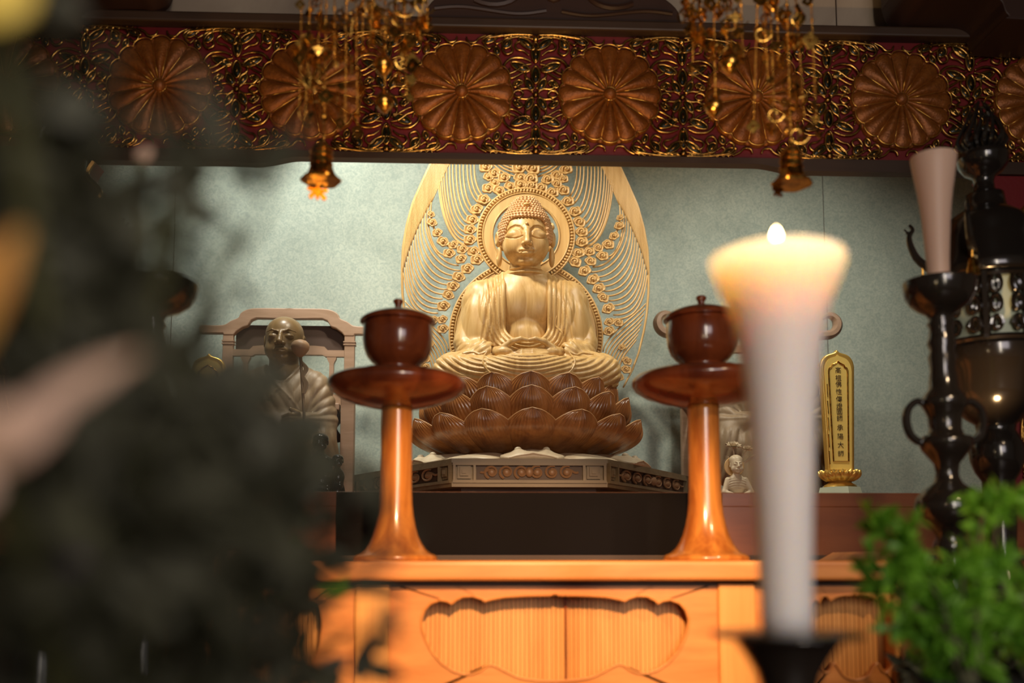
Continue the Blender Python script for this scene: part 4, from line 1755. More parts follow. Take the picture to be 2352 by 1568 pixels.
# ------------------------------------------------------------------ black lacquer group on the left
def black_group():
    Y = 2.38
    S = scl(745, 1050, Y)
    root = thing('black_lacquer_statuette', 'glossy black statuette of two seated figures in front of the left chair', 'statuette', (at(745, 1128, Y).x, Y, ZS))
    v = Vol((-48, -45, -2), (52, 40, 165), 1.0)
    # taller figure: base at -6 of the shelf line
    cx, cz = -11, 138
    small_face(v, (cx, 0, cz), 0.34)
    v.ell((cx, 2, cz + 11), (18.5, 19, 13), 2)
    v.cap((cx, 2, cz - 16), (cx, 2, cz - 28), 8, 10, 4)
    v.ell((cx, 4, 92), (26, 18, 24), 6)
    v.cap((cx - 20, 0, 98), (cx - 26, -8, 66), 9, 10, 5)
    v.cap((cx + 20, 0, 98), (cx + 22, -14, 70), 9, 9, 5)
    v.path([(cx + 18, -18, 72), (cx + 12, -24, 92), (cx + 14, -24, 100)], [6, 4, 3], 3)
    v.ell((cx, 0, 50), (34, 26, 30), 8)
    v.ell((cx, -6, 20), (36, 30, 28), 8)
    v.mesh('tall_figure', M['black'], root, S)
    v = Vol((5, -45, -2), (52, 40, 130), 1.0)
    cx, cz = 30, 95
    small_face(v, (cx, -6, cz), 0.25)
    v.ell((cx, -4, cz + 7), (13, 13, 10), 2)
    v.cap((cx, -4, cz - 12), (cx, -4, cz - 22), 5, 8, 4)
    v.ell((cx, -2, 60), (16, 14, 20), 6)
    v.ell((cx, -6, 24), (18, 20, 30), 8)
    v.mesh('small_figure', M['black'], root, S)
    MB().box(-46 * S, 50 * S, -34 * S, 30 * S, -0.0, 8 * S).build('base', M['black'], root, smooth=False)
    return root


black_group()


# ------------------------------------------------------------------ small ascetic figure on the right
def ascetic():
    Y = 2.34
    S = scl(1693, 1080, Y)
    root = thing('ascetic_figurine', 'small pale carved ascetic with bare ribs and round halo beside the right orange stand', 'figurine', (at(1693, 1128, Y).x, Y, ZS))
    dz_ = at(1693, 1128, Y).z - ZS
    v = Vol((-42, -40, -22), (44, 30, 112), 0.9)
    small_face(v, (-1, -2, 62), 0.33, 0.82)
    v.ell((-1, 2, 76), (15, 16, 12), 3)
    v.cap((-1, 0, 45), (-1, 0, 36), 7, 8, 3)
    v.ell((0, 2, 20), (22, 13, 24), 5)
    v.cap((-20, 2, 30), (-30, -4, 2), 7, 6.5, 4)
    v.cap((20, 2, 30), (31, -4, 2), 7, 6.5, 4)
    v.cap((-30, -4, 2), (-6, -22, -8), 6, 5, 3)
    v.cap((30, -4, 2), (6, -22, -8), 6, 5, 3)
    v.ell((0, -4, -14), (34, 22, 10), 4)

    def f(X, Y, Z):
        out = 1.3 * ridge((Z + 0.010 * X * X) / 5.5) * sstep(6, 10, Z) * (1 - sstep(30, 36, Z)) * (Y < 0) * (np.abs(X) < 20)
        out = out + 1.3 * ridge((X) / 6.0) * (1 - sstep(-6, -2, Z))
        return out.astype(f4)
    v.disp(f, (-42, -40, -22), (44, 30, 112))
    b = v.mesh('figure', M['pale'], root, S)
    b.location = (0, 0, 22 * S)
    root.location.z = ZS
    g = MB().lathe([(1, 0), (22, 0), (23, 1.5), (22, 3), (1, 3)], 40)
    g.xf(Matrix.Rotation(PI / 2, 4, 'X')).sc(S)
    o = g.build('halo_disc', M['cypress_dark'], root)
    o.location = (-2 * S, 14 * S, (62 + 22) * S)
    MB().box(-40 * S, 42 * S, -26 * S, 24 * S, 0, 3 * S).build('base', M['pale'], root, smooth=False)
    MB().box(-2 * S, 2 * S, 14 * S, 17 * S, 0, 60 * S).build('halo_stem', M['cypress_dark'], root, smooth=False)
    # carved flower branch behind
    fb = thing('carved_flower_branch', 'pale carved branch with open flowers rising behind the ascetic figurine', 'carving', (at(1693, 1128, 2.43).x, 2.43, ZS))
    S2 = scl(1693, 1080, 2.43)
    dz2 = at(1693, 1128, 2.43).z - ZS
    stems = MB()
    for k, (tx, tz) in enumerate([(-8, 100), (22, 92), (42, 84), (58, 96), (-20, 78)]):
        q = crom([(0, 0, 0), (0, 2, 50 + dz2 / S2), (tx * 0.4, 0, 66 + dz2 / S2), (tx, -4, tz + dz2 / S2)], 6)
        stems.tube(q, [2.6 - 1.2 * i / len(q) for i in range(len(q))], 6)
    stems.sc(S2).build('stem', M['pale'], fb)
    for (tx, tz, r) in [(-8, 106, 19), (24, 100, 13), (60, 100, 14)]:
        g = MB()
        for ring_, (n, el, L_) in enumerate([(9, 0.25, 1.0), (7, 0.75, 0.75), (4, 1.2, 0.45)]):
            for i in range(n):
                a = 2 * PI * (i + 0.4 * ring_) / n
                P = []
                for j in range(6):
                    t = j / 5
                    for q in range(5):
                        u = -1 + q / 2
                        ww = r * 0.34 * math.sin(PI * (0.12 + 0.85 * t))
                        P.append((r * L_ * t * math.cos(el), u * ww, r * L_ * t * math.sin(el) + 2.5 * u * u))
                c = MB()
                c.grid(P, 5, 6)
                c.grid([(p[0], p[1], p[2] - 0.9) for p in P], 5, 6)
                c.xf(Matrix.Rotation(a, 4, 'Z'))
                g.add(c.V, c.F)
        g.xf(Matrix.Translation((tx, -6, tz - 6 + dz2 / S2)) @ Matrix.Rotation(0.5, 4, 'X')).sc(S2)
        g.build('flower', M['pale'], fb, angle=180, recalc=False)


ascetic()


# ------------------------------------------------------------------ gold memorial tablets
def text_mesh(ch, size):
    cu = bpy.data.curves.new('glyph', 'FONT')
    cu.body = ch
    cu.size = size
    cu.align_x = 'CENTER'
    cu.align_y = 'CENTER'
    cu.extrude = size * 0.02
    cu.offset = -size * 0.006
    cu.resolution_u = 3
    o = bpy.data.objects.new('glyph', cu)
    COL.objects.link(o)
    dg = bpy.context.evaluated_depsgraph_get()
    me = bpy.data.meshes.new_from_object(o.evaluated_get(dg))
    bpy.data.objects.remove(o)
    return me


def tablet(px, Y, label, writing):
    S = scl(px, 950, Y)
    root = thing('gold_tablet', label, 'tablet', (at(px, 1128, Y).x, Y, ZS), group=None)
    dz_ = at(px, 1128, Y).z - ZS
    S_ = S

    def prof(hw0, hw1, zb_, zt_, tip):
        """half outline, from the bottom right up to the tip"""
        p = [(hw0, zb_), (hw1, zt_ - 44)]
        p += [(hw1 * math.cos(a) ** 0.62, zt_ - 44 + 34 * math.sin(a)) for a in [PI / 2 * i / 8 for i in range(1, 8)] if math.cos(a) > 0.25]
        p += [(hw1 * 0.13, zt_ - 8.0), (0, zt_ - 4 + tip)]
        return p
    h = dz_ / S_
    outer = prof(31, 39, 40 + h, 324 + h, 4)
    full = outer + [(-x, z) for x, z in reversed(outer[:-1])]
    bev(MB().prism([(x * S_, z * S_) for x, z in full], -9 * S_, 9 * S_).build('slab', M['gold'], root, smooth=True), 5 * S_, 4)
    mid = prof(24, 31, 48 + h, 314 + h, 0)
    fm = mid + [(-x, z) for x, z in reversed(mid[:-1])]
    MB().prism([(x * S_, z * S_) for x, z in fm], -10.5 * S_, -8 * S_).build('face', M['gold_face'], root, smooth=False)
    # cusped inner frame
    inn = [(18, 66 + h), (22.5, 262 + h), (22.5, 272 + h), (20.5, 279 + h), (16, 281 + h), (14, 286 + h), (8, 289 + h), (4, 291 + h), (0, 295 + h)]
    fi = inn + [(-x, z) for x, z in reversed(inn[:-1])]
    g = MB()
    for k, r in ((1.0, 1.1), (0.90, 0.8)):
        g.tube([(x * k * S_, -10.8 * S_, ((z - 170 - h) * (0.985 if k < 1 else 1) + 170 + h) * S_) for x, z in fi], r * S_, 6, closed=True)
    g.build('inner_frame', M['brass'], root)
    # hinge on the left edge
    g = MB()
    for z in range(60, 250, 38):
        g.tube([(-25.5 * S_, -10.8 * S_, (z + h) * S_), (-26.5 * S_, -10.8 * S_, (z + 30 + h) * S_)], 1.0 * S_, 6)
    g.build('hinge', M['brass'], root)
    if writing:
        rows = [('\u9ad9', 855), ('\u7956', 873), ('\u4f5b', 887), ('\u6027', 904), ('\u50b3', 921), ('\u71c8', 937), ('\u570b', 950), ('\u5e2b', 965), ('\u627f', 986), ('\u967d', 1006), ('\u5927', 1025), ('\u5e2b', 1045)]

        V, F = [], []
        for ch, py in rows:
            me = text_mesh(TRAD.get(py, ch), 14.6 * S_)
            n = len(V)
            zc = (1128 - py + h) * S_
            V += [(v.co.x, -10.9 * S_ - v.co.z, v.co.y + zc) for v in me.vertices]
            F += [tuple(i + n for i in p.vertices) for p in me.polygons]
            bpy.data.meshes.remove(me)
        MB().add(V, F).build('inscription', M['ink'], root, smooth=False, recalc=False)
    # lotus base
    MB().lathe([(r * S_, (z + h) * S_) for r, z in [(4, 6), (34, 6), (37, 9), (34, 14), (26, 18), (24, 22), (32, 27), (40, 34), (44, 41), (30, 43), (4, 43)]], 48).build('base', M['gold'], root)
    pt = MB()
    P = []
    nu, nv = 9, 8
    for j in range(nv):
        t = j / (nv - 1)
        for i in range(nu):
            u = -1 + 2 * i / (nu - 1)
            ww = 8.2 * (math.sin(PI * (0.22 + 0.76 * t)) ** 0.7)
            P.append((u * ww, -(30 + 17 * t ** 0.7 - 5 * u * u + 5 * math.sin(PI * t)), 22 + 23 * t))
    pt.grid(P, nu, nv)
    pt.grid([(p[0], p[1] + 1.5, p[2]) for p in P], nu, nv)
    pt.sc(S_)
    p0 = None
    for row, (n, off, dz2, sc_) in enumerate([(14, 0, 0, 1.0), (14, 0.5, 2, 0.97)]):
        for k in range(n):
            if p0 is None:
                p0 = pt.build('lotus_petal', M['gold'], root, angle=180)
                o = p0
            else:
                o = dup(p0, root)
            o.rotation_euler = (0, 0, 2 * PI * (k + off) / n)
            o.location = (0, 0, (h + dz2) * S_)
            o.scale = (sc_, sc_, 1)
    MB().lathe([(r * S_, z * S_) for r, z in [(4, 0), (52, 0), (52, 3 + h * 0.5), (46, 8 + h), (4, 8 + h)]], 8).build('stand', M['celadon'], root, smooth=False)
    return root


TRAD = {855: '\u9ad9', 873: '\u7956', 887: '\u4f5b', 904: '\u6027', 921: '\u50b3', 937: '\u71c8', 950: '\u570b', 965: '\u5e2b', 986: '\u627f', 1006: '\u967d', 1025: '\u5927', 1045: '\u5e2b'}
tablet(1930, 2.44, 'gilt tablet with a column of brown characters, right of the tall white candle', True)
tablet(472, 2.48, 'round-topped gilt tablet half hidden by dark leaves, left of the left monk statue', False)
# ================================================================== orange offering table
YT = 1.572
ZT = at(1176, 1287, YT).z
ST = scl(1250, 1400, YT)


def tx(px):
    return at(px, 1400, YT).x


def tz(py):
    return at(1250, py, YT).z


tab = thing('offering_table', 'orange wooden altar table with cusped openings carrying the two lidded cup stands', 'table', (0, YT, DAIS))
D0 = DAIS
slab = MB().box(tx(470), tx(2098), -0.012, 0.385, tz(1333) - D0, ZT - D0).build('table_top', M['table'], tab, smooth=False)
bev(slab, 0.006, 3)
MB().box(tx(490), tx(2078), 0.02, 0.37, tz(1347) - D0, tz(1333) - D0).build('shadow_strip', M['plinth_shadow'], tab, smooth=False)  # shade of the gap under the top, painted as a dark strip
# upturned lip at each end of the top
for s, p in ((-1, 470), (1, 2098)):
    q = crom([(tx(p) - s * 0.030, ZT - D0 - 0.003), (tx(p) - s * 0.014, ZT - D0 + 0.0025), (tx(p) + s * 0.004, ZT - D0 + 0.012), (tx(p) + s * 0.014, ZT - D0 + 0.016), (tx(p) + s * 0.012, ZT - D0 + 0.0), (tx(p) - s * 0.004, tz(1330) - D0)], 5)
    bev(MB().prism(q, -0.010, 0.383).build('end_lip', M['table'], tab, smooth=False), 0.002)
PZ0, PZ1 = 0.06, tz(1347) - D0
for a, b in ((405, 470), (812, 894), (1655, 1740), (2092, 2150)):
    if a in (405,):
        a, b = 492, 508
    if a == 2092:
        a, b = 2058, 2076
    o = MB().box(tx(a), tx(b), 0.010, 0.05, 0.0, PZ1 + 0.004).build('post', M['post'], tab, smooth=False)
    bev(o, 0.004, 2)
    MB().box(tx(a), tx(b), 0.32, 0.36, 0.0, PZ1).build('post', M['post'], tab, smooth=False)

up = [(0, 1363), (10, 1367), (70, 1368), (118, 1371), (150, 1377), (163, 1381), (170, 1376), (190, 1369), (215, 1370), (232, 1379), (240, 1387), (250, 1381), (268, 1378), (290, 1386), (304, 1402), (311, 1424)]
lo = [(309, 1446), (300, 1472), (285, 1500), (262, 1526), (236, 1543), (212, 1551), (190, 1550), (172, 1542), (158, 1531), (146, 1529), (132, 1535), (112, 1546), (92, 1556), (76, 1561), (40, 1566), (0, 1568)]


def panel(pa, pb, pc_, wid):
    """front board between posts pa..pb with the cusped opening centred on pc_"""
    half = [(x * wid / 311.0, y) for x, y in up + lo]
    full = half + [(-x, y) for x, y in reversed(half[1:-1])]
    pts_ = []
    cz = 1465
    x0, x1, z0, z1 = tx(pa), tx(pb), PZ0, PZ1
    inner, outer = [], []
    n = len(full)
    for (x, y) in full:
        X, Z = tx(pc_ + x), tz(y) - D0
        inner.append((X, Z))
    cX, cZ = tx(pc_), tz(cz) - D0
    for (X, Z) in inner:
        dx, dz = X - cX, Z - cZ
        t = min(((x1 - cX) / dx if dx > 1e-9 else ((x0 - cX) / dx if dx < -1e-9 else 1e9)), ((z1 - cZ) / dz if dz > 1e-9 else ((z0 - cZ) / dz if dz < -1e-9 else 1e9)))
        outer.append([cX + dx * t, cZ + dz * t])
    for c in ((x0, z0), (x1, z0), (x1, z1), (x0, z1)):
        k = min(range(n), key=lambda i: (outer[i][0] - c[0]) ** 2 + (outer[i][1] - c[1]) ** 2)
        outer[k] = [c[0], c[1]]
    f = MB().ring([tuple(o) for o in outer], inner, 0.020, 0.034).build('cusped_board', M['table'], tab, smooth=False)
    e = MB().tube([(x, 0.019, z) for x, z in inner], 0.0022, 6, closed=True).build('opening_edge', M['table'], f)
    # reeded backing boards
    g = MB()
    lo_, hi_ = tx(pc_ - wid - 12), tx(pc_ + wid + 12)
    n_ = int((hi_ - lo_) / 0.0075)
    for i in range(n_):
        a = lo_ + (hi_ - lo_) * i / n_
        b = a + (hi_ - lo_) / n_ * 0.86
        r = random.Random(i * 7 + pc_)
        d = r.uniform(0, 0.0015)
        g.box(a, b, 0.056 + d, 0.066, tz(1568) - D0 - 0.01, tz(1355) - D0)
    g.build('reeded_backing', M['post'], tab, smooth=False)
    MB().box(lo_, hi_, 0.068, 0.074, PZ0, PZ1).build('back_board', M['shelf'], tab, smooth=False)
    return f


panel(892, 1657, 1277, 311)
panel(506, 814, 600, 138)
panel(1738, 2060, 1972, 104)
MB().box(tx(1303), tx(1309), 0.050, 0.060, tz(1568) - D0, tz(1360) - D0).build('board_joint', M['lacquer'], tab, smooth=False)
for a in (500, 2070):
    MB().box(tx(a) - 0.006, tx(a) + 0.006, 0.03, 0.35, 0.02, PZ1).build('side_board', M['table'], tab, smooth=False)
MB().box(tx(500), tx(2070), 0.015, 0.35, 0.0, 0.055).build('base_rail', M['table'], tab, smooth=False)

# ================================================================== lidded cups on tall stands
STAND = [(2, 0), (94, 0), (96, 4), (95, 9), (90, 13), (80, 17), (70, 25), (61, 38), (53, 55), (46.5, 76), (41, 102), (38, 130), (36.5, 160), (36, 200), (35.5, 340), (36, 352)]
DISC = [(34, 350), (60, 353), (100, 362), (134, 375), (154, 389), (161, 401), (160, 411), (152, 419), (136, 425), (100, 429), (50, 430), (4, 430)]
CUP = [(4, 430), (50, 430), (52, 434), (49, 440), (44, 444), (48, 449), (60, 457), (71, 470), (78, 488), (81, 510), (81, 545), (78, 549), (4, 549)]
LID = [(4, 549), (84, 549), (88, 551), (88, 555), (82, 561), (66, 570), (42, 578), (18, 582), (9, 584), (7.5, 590), (9, 596), (12, 600), (12, 604), (9, 607), (2, 607)]


def cup_stand(px, Y, l1, l2):
    S = scl(px, 1000, Y)
    t = thing('tall_offering_stand', l1, 'stand', (at(px, 1285, Y).x, Y, ZT), group='tall turned stands on the offering table')
    MB().lathe([(r * S, z * S) for r, z in STAND], 64).build('stem', M['stem'], t, angle=180)
    MB().lathe([(r * S, z * S) for r, z in DISC], 72).build('disc_tray', M['lacquer'], t, angle=180)
    c = thing('lidded_cup', l2, 'cup', (at(px, 1285, Y).x, Y, ZT + 430 * S + 0.0003), group='lidded wooden cups on the tall stands')
    MB().lathe([(r * S, (z - 430) * S) for r, z in CUP], 64).build('bowl', M['lacquer'], c, angle=180)
    MB().lathe([(r * S, (z - 430) * S) for r, z in LID], 64).build('lid', M['lacquer'], c, angle=60)
    return t


cup_stand(908, 1.69, 'orange turned stand with dark disc tray, the left one on the table', 'red-brown lidded wooden cup on the left orange stand')
cup_stand(1622, 1.72, 'orange turned stand with dark disc tray, partly behind the tall white candle', 'red-brown lidded wooden cup partly behind the tall white candle')

# ================================================================== big white candle in front
YC = 0.773
SC = scl(1808, 1000, YC)
ck = at(1808, 1450, YC)
wax = mat('white wax lit from within', (0.80, 0.70, 0.66), 0.55)
b = wax.node_tree.nodes['Principled BSDF']
b.inputs['Subsurface Weight'].default_value = 1.0
b.inputs['Subsurface Radius'].default_value = (1.0, 0.80, 0.52)
b.inputs['Subsurface Scale'].default_value = 0.065
cn = thing('flared_candle', 'tall white lit candle with wide flared top, blurred in the front', 'candle', tuple(ck))
body_p = [(3, 0), (55, 0), (56, 40), (58, 120), (60.5, 200), (64, 280), (68, 350), (72, 430), (78, 520), (86, 590), (97, 660), (110, 720), (124, 765), (137, 792), (147, 822), (152, 842), (152, 851), (147, 854), (139, 851), (125, 838), (100, 830), (60, 826), (3, 824)]
g = MB().lathe([(r * SC, z * SC) for r, z in body_p], 192)
for i, p in enumerate(g.V):   # molten notch in the rim towards the viewer
    r = math.hypot(p[0], p[1]) / SC
    if p[2] > 800 * SC and r > 90:
        da = abs(math.atan2(p[0], -p[1]))
        if False:
            w_ = 0.5 + 0.5 * math.cos(PI * da / 0.15)
            g.V[i] = (p[0], p[1], min(p[2], p[2] - w_ * (p[2] - 812 * SC)))
g.build('wax', wax, cn, angle=180)
fl_m = bpy.data.materials.new('candle flame')
fl_m.use_nodes = True
nt = fl_m.node_tree
for n_ in list(nt.nodes):
    if n_.type == 'BSDF_PRINCIPLED':
        nt.nodes.remove(n_)
em = nt.nodes.new('ShaderNodeEmission')
em.inputs[0].default_value = (1.0, 0.66, 0.30, 1)
em.inputs[1].default_value = 70
nt.links.new(em.outputs[0], nt.nodes['Material Output'].inputs[0])
MB().tube([(0, 0, 815 * SC), (0, 0, 852 * SC)], 2.5 * SC, 6).build('wick', M['plinth_shadow'], cn)
MB().lathe([(r * SC, z * SC) for r, z in [(0.5, 850), (6, 856), (10.5, 866), (12.5, 879), (11, 895), (6.5, 909), (2.5, 919), (0.3, 923)]], 16).build('flame', fl_m, cn, angle=180)
l = bpy.data.lights.new('flame_light', 'POINT')
l.energy = 1.8
l.color = (1.0, 0.80, 0.50)
l.shadow_soft_size = 0.006
o = bpy.data.objects.new('flame_light', l)
COL.objects.link(o)
o.location = ck + Vector((0, 0, 884 * SC))

hd = thing('black_candle_holder', 'black candle holder with wide thin drip pan under the blurred white candle', 'candle holder', (ck.x, YC, DAIS))
H0 = ck.z - DAIS
prof = [(3, -480), (120, -480), (124, -465), (100, -440), (60, -400), (44, -340), (40, -260), (48, -200), (60, -130), (72, -90), (92, -55), (110, -30), (118, -14), (165, -10), (168, -5), (164, -2), (60, -1), (3, -1)]
zz0 = (ck.z - DAIS) / SC
prof = [(r, z * zz0 / 480 if z < -200 else z) for r, z in prof]
prof = [(r, z) for r, z in prof if z >= -zz0 - 1]
MB().lathe([(r * SC, H0 + z * SC) for r, z in prof], 56).build('holder_body', M['bronze'], hd, angle=180)

# ================================================================== black bronze candlestick with pink candle, right
def px_lathe(rows, px, py0, Y, zbase, n=48, angle=180):
    """rows (py, r px) from the top down; returns metre profile from the bottom, above zbase"""
    S = scl(px, 900, Y)
    out = [(r * S, at(px, py, Y).z - zbase) for py, r in rows]
    out.reverse()
    return [(0.001, out[0][1])] + out + [(0.001, out[-1][1])]


YK = 1.50
ROW = [(646, 72), (647, 79), (652, 80), (664, 77), (680, 74), (698, 64), (712, 48), (722, 31), (735, 24), (745, 30), (755, 24), (775, 28), (790, 31), (805, 25), (820, 30), (850, 27), (870, 30), (893, 32), (912, 46), (925, 51), (938, 44), (955, 36), (985, 34), (1000, 40), (1005, 56), (1018, 57), (1032, 52), (1045, 42), (1065, 27), (1085, 24), (1098, 26), (1110, 32), (1125, 52), (1143, 67), (1165, 73), (1188, 67), (1206, 50), (1220, 34), (1236, 29), (1248, 35), (1260, 37), (1272, 30), (1285, 28), (1300, 33), (1318, 27), (1345, 30), (1400, 44), (1440, 60), (1500, 66), (1540, 80)]


def candlestick(px, Y, label, dish=1.0, sc_=1.0):
    x = at(px, 1100, Y).x
    S = scl(px, 900, Y)
    t = thing('bronze_candlestick', label, 'candlestick', (x, Y, DAIS), group='black bronze candlesticks')
    rows = [(py, r * (dish if py < 720 else 1) * sc_) for py, r in ROW]
    pr = px_lathe(rows, px, 0, Y, DAIS)
    pr = [(0.001, 0.0), (0.050, 0.0), (0.052, 0.012), (0.050, 0.03)] + pr[1:]
    MB().lathe(pr, 48).build('turned_body', M['bronze'], t, angle=180)
    for s in (1, -1):
        def Q(dx, py):
            return (s * dx * S * sc_, 0, at(px, py, Y).z - DAIS)
        q = crom([Q(44, 928), Q(62, 922), Q(82, 938), Q(88, 968), Q(80, 998), Q(62, 1014), Q(48, 1010), Q(52, 1002)], 7)
        MB().tube(q, [S * 8.5 * (0.8 + 0.3 * math.sin(PI * i / len(q))) for i in range(len(q))], 8).build('ear_handle', M['bronze'], t)
    return t


candlestick(2176, YK, 'black bronze candlestick with ear handles holding the pink flared candle')
pk = at(2162, 646, YK)
SK = scl(2162, 500, YK)
pc2 = thing('pink_candle', 'pinkish beige flared candle standing unlit in the black candlestick at right', 'candle', (at(2176, 1100, YK).x, YK, pk.z - 0.0005))
rows2 = [(360, 44), (361, 49), (366, 49.5), (385, 47), (410, 43), (440, 38), (470, 34), (510, 30), (550, 27.5), (590, 25), (646, 23)]
MB().lathe([(max(0.001, r * SK), at(2160, py, YK).z - pk.z + 0.001) for py, r in [(646, 0)] + list(reversed(rows2)) + [(362, 20), (364, 0)]], 48).build('wax', M['candle_pink'], pc2, angle=60)
# left candlestick: wider dish
candlestick(341, 1.446, 'black bronze candlestick with broad empty dish among the dark leaves at left', 1.22, 1.0)

# ================================================================== openwork lantern, right, and its twin on the left
def lantern(px_mid, Y, label):
    """px_mid: column of the axis at row 900"""
    S = scl(px_mid, 700, Y)
    x = at(px_mid, 900, Y).x
    t = thing('bronze_lantern', label, 'lantern', (x, Y, DAIS), group='black openwork altar lanterns')
    z = lambda py: at(px_mid, py, Y).z - DAIS
    low = [(1500, 95), (1480, 90), (1380, 60), (1300, 42), (1285, 36), (1250, 31), (1200, 34), (1150, 33), (1105, 34), (1085, 46), (1060, 56), (1030, 58), (1005, 50), (990, 40), (975, 42), (960, 62), (930, 88), (905, 96), (860, 100), (845, 108), (810, 114), (800, 112)]
    pr = [(0.001, 0), (0.12, 0), (0.125, 0.02), (0.10, 0.04)] + [(r * S, z(p)) for p, r in low] + [(0.001, z(800))]
    MB().lathe(pr, 48).build('pedestal', M['bronze'], t, angle=180)
    roof = [(648, 118), (640, 122), (620, 120), (600, 112), (560, 105), (530, 97), (508, 84), (492, 62), (482, 46), (462, 42), (448, 40), (444, 24), (420, 21), (408, 24), (398, 40), (382, 52), (368, 55), (358, 56), (354, 50)]
    pr = [(0.001, z(648))] + [(r * S, z(p)) for p, r in roof] + [(0.001, z(354))]
    MB().lathe(pr, 48).build('roof', M['bronze'], t, angle=180)
    # flaming jewel
    g = MB()
    g.ball((0, 0, z(325)), (26 * S, 26 * S, 26 * S), 16, 12)
    rr = random.Random(3)
    for k in range(16):
        a = 2 * PI * k / 16
        w_ = 42 + 8 * (k % 2)
        q = crom([(20 * math.cos(a) * S, 20 * math.sin(a) * S, z(352)), (w_ * math.cos(a) * S, w_ * math.sin(a) * S, z(330)), (w_ * 0.85 * math.cos(a + 0.2) * S, w_ * 0.85 * math.sin(a + 0.2) * S, z(300)), (26 * math.cos(a + 0.3) * S, 26 * math.sin(a + 0.3) * S, z(262 + 10 * (k % 3))), (4 * math.cos(a) * S, 4 * math.sin(a) * S, z(232 + 14 * (k % 3)))], 5)
        g.tube(q, [S * 6.5 * (1 - 0.8 * i / len(q)) for i in range(len(q))], 6)
    g.build('flaming_jewel', M['bronze'], t)
    # fire box: pale drum added as painted light in the openings of a scroll lattice
    MB().lathe([(0.001, z(800)), (98 * S, z(800)), (98 * S, z(648)), (0.001, z(648))], 32).build('added_pale_drum', M['celadon'], t)
    g = MB()
    R = 109 * S
    H = z(652) - z(798)

    def cyl(a, h):
        return (R * math.cos(a), R * math.sin(a), z(798) + h)
    for k in range(8):
        a = 2 * PI * k / 8 + 0.2
        g.tube([cyl(a, 0), cyl(a, H)], 9 * S, 6)
    for k in range(16):
        a0 = 2 * PI * (k + 0.5) / 16 + 0.2
        for lv in range(3):
            hc = H * (0.2 + 0.3 * lv)
            for s in (1, -1):
                q = [cyl(a0 + s * (0.11 * (1 - 0.65 * u) * math.cos(5.5 * u + lv)), hc + H * 0.15 * (1 - 0.6 * u) * math.sin(5.5 * u + lv)) for u in [i / 12 for i in range(13)]]
                g.tube(q, 5.0 * S, 5)
    for h in (0.02, 0.98):
        g.tube([cyl(2 * PI * i / 40, H * h) for i in range(40)], 7 * S, 6, closed=True)
    g.build('scroll_lattice', M['bronze'], t)
    # curled roof horns with small bells
    for k in range(6):
        a = 2 * PI * k / 6 + 2.95
        ca, sa = math.cos(a), math.sin(a)
        P = lambda r, p: (r * S * ca, r * S * sa, z(p))
        q = crom([P(112, 618), P(132, 606), P(152, 585), P(164, 556), P(166, 535), P(158, 520), P(165, 508)], 6)
        g = MB()
        g.tube(q, [S * (11 - 8 * i / len(q)) for i in range(len(q))], 8)
        g.tube(crom([P(161, 535), P(170, 526), P(176, 518)], 4), [S * 4] * 5 + [S * 2] * 4, 6)
        g.build('roof_horn', M['bronze'], t)
        bl = MB()
        c = P(140, 640)
        bl.lathe([(0.001, c[2] - 22 * S), (15 * S, c[2] - 22 * S), (13 * S, c[2] - 10 * S), (9 * S, c[2] + 6 * S), (5 * S, c[2] + 14 * S), (0.001, c[2] + 15 * S)], 20, (c[0], c[1]))
        bl.tube([(c[0], c[1], c[2] + 13 * S), (c[0], c[1], c[2] + 44 * S)], 2 * S, 5)
        bl.build('roof_bell', M['brass'], t)
    return t


lantern(2283, 1.75, 'black bronze openwork lantern with flaming jewel on top, standing at the right')
lantern(120, 1.73, 'black bronze openwork lantern hidden in the dark leaves at the left')

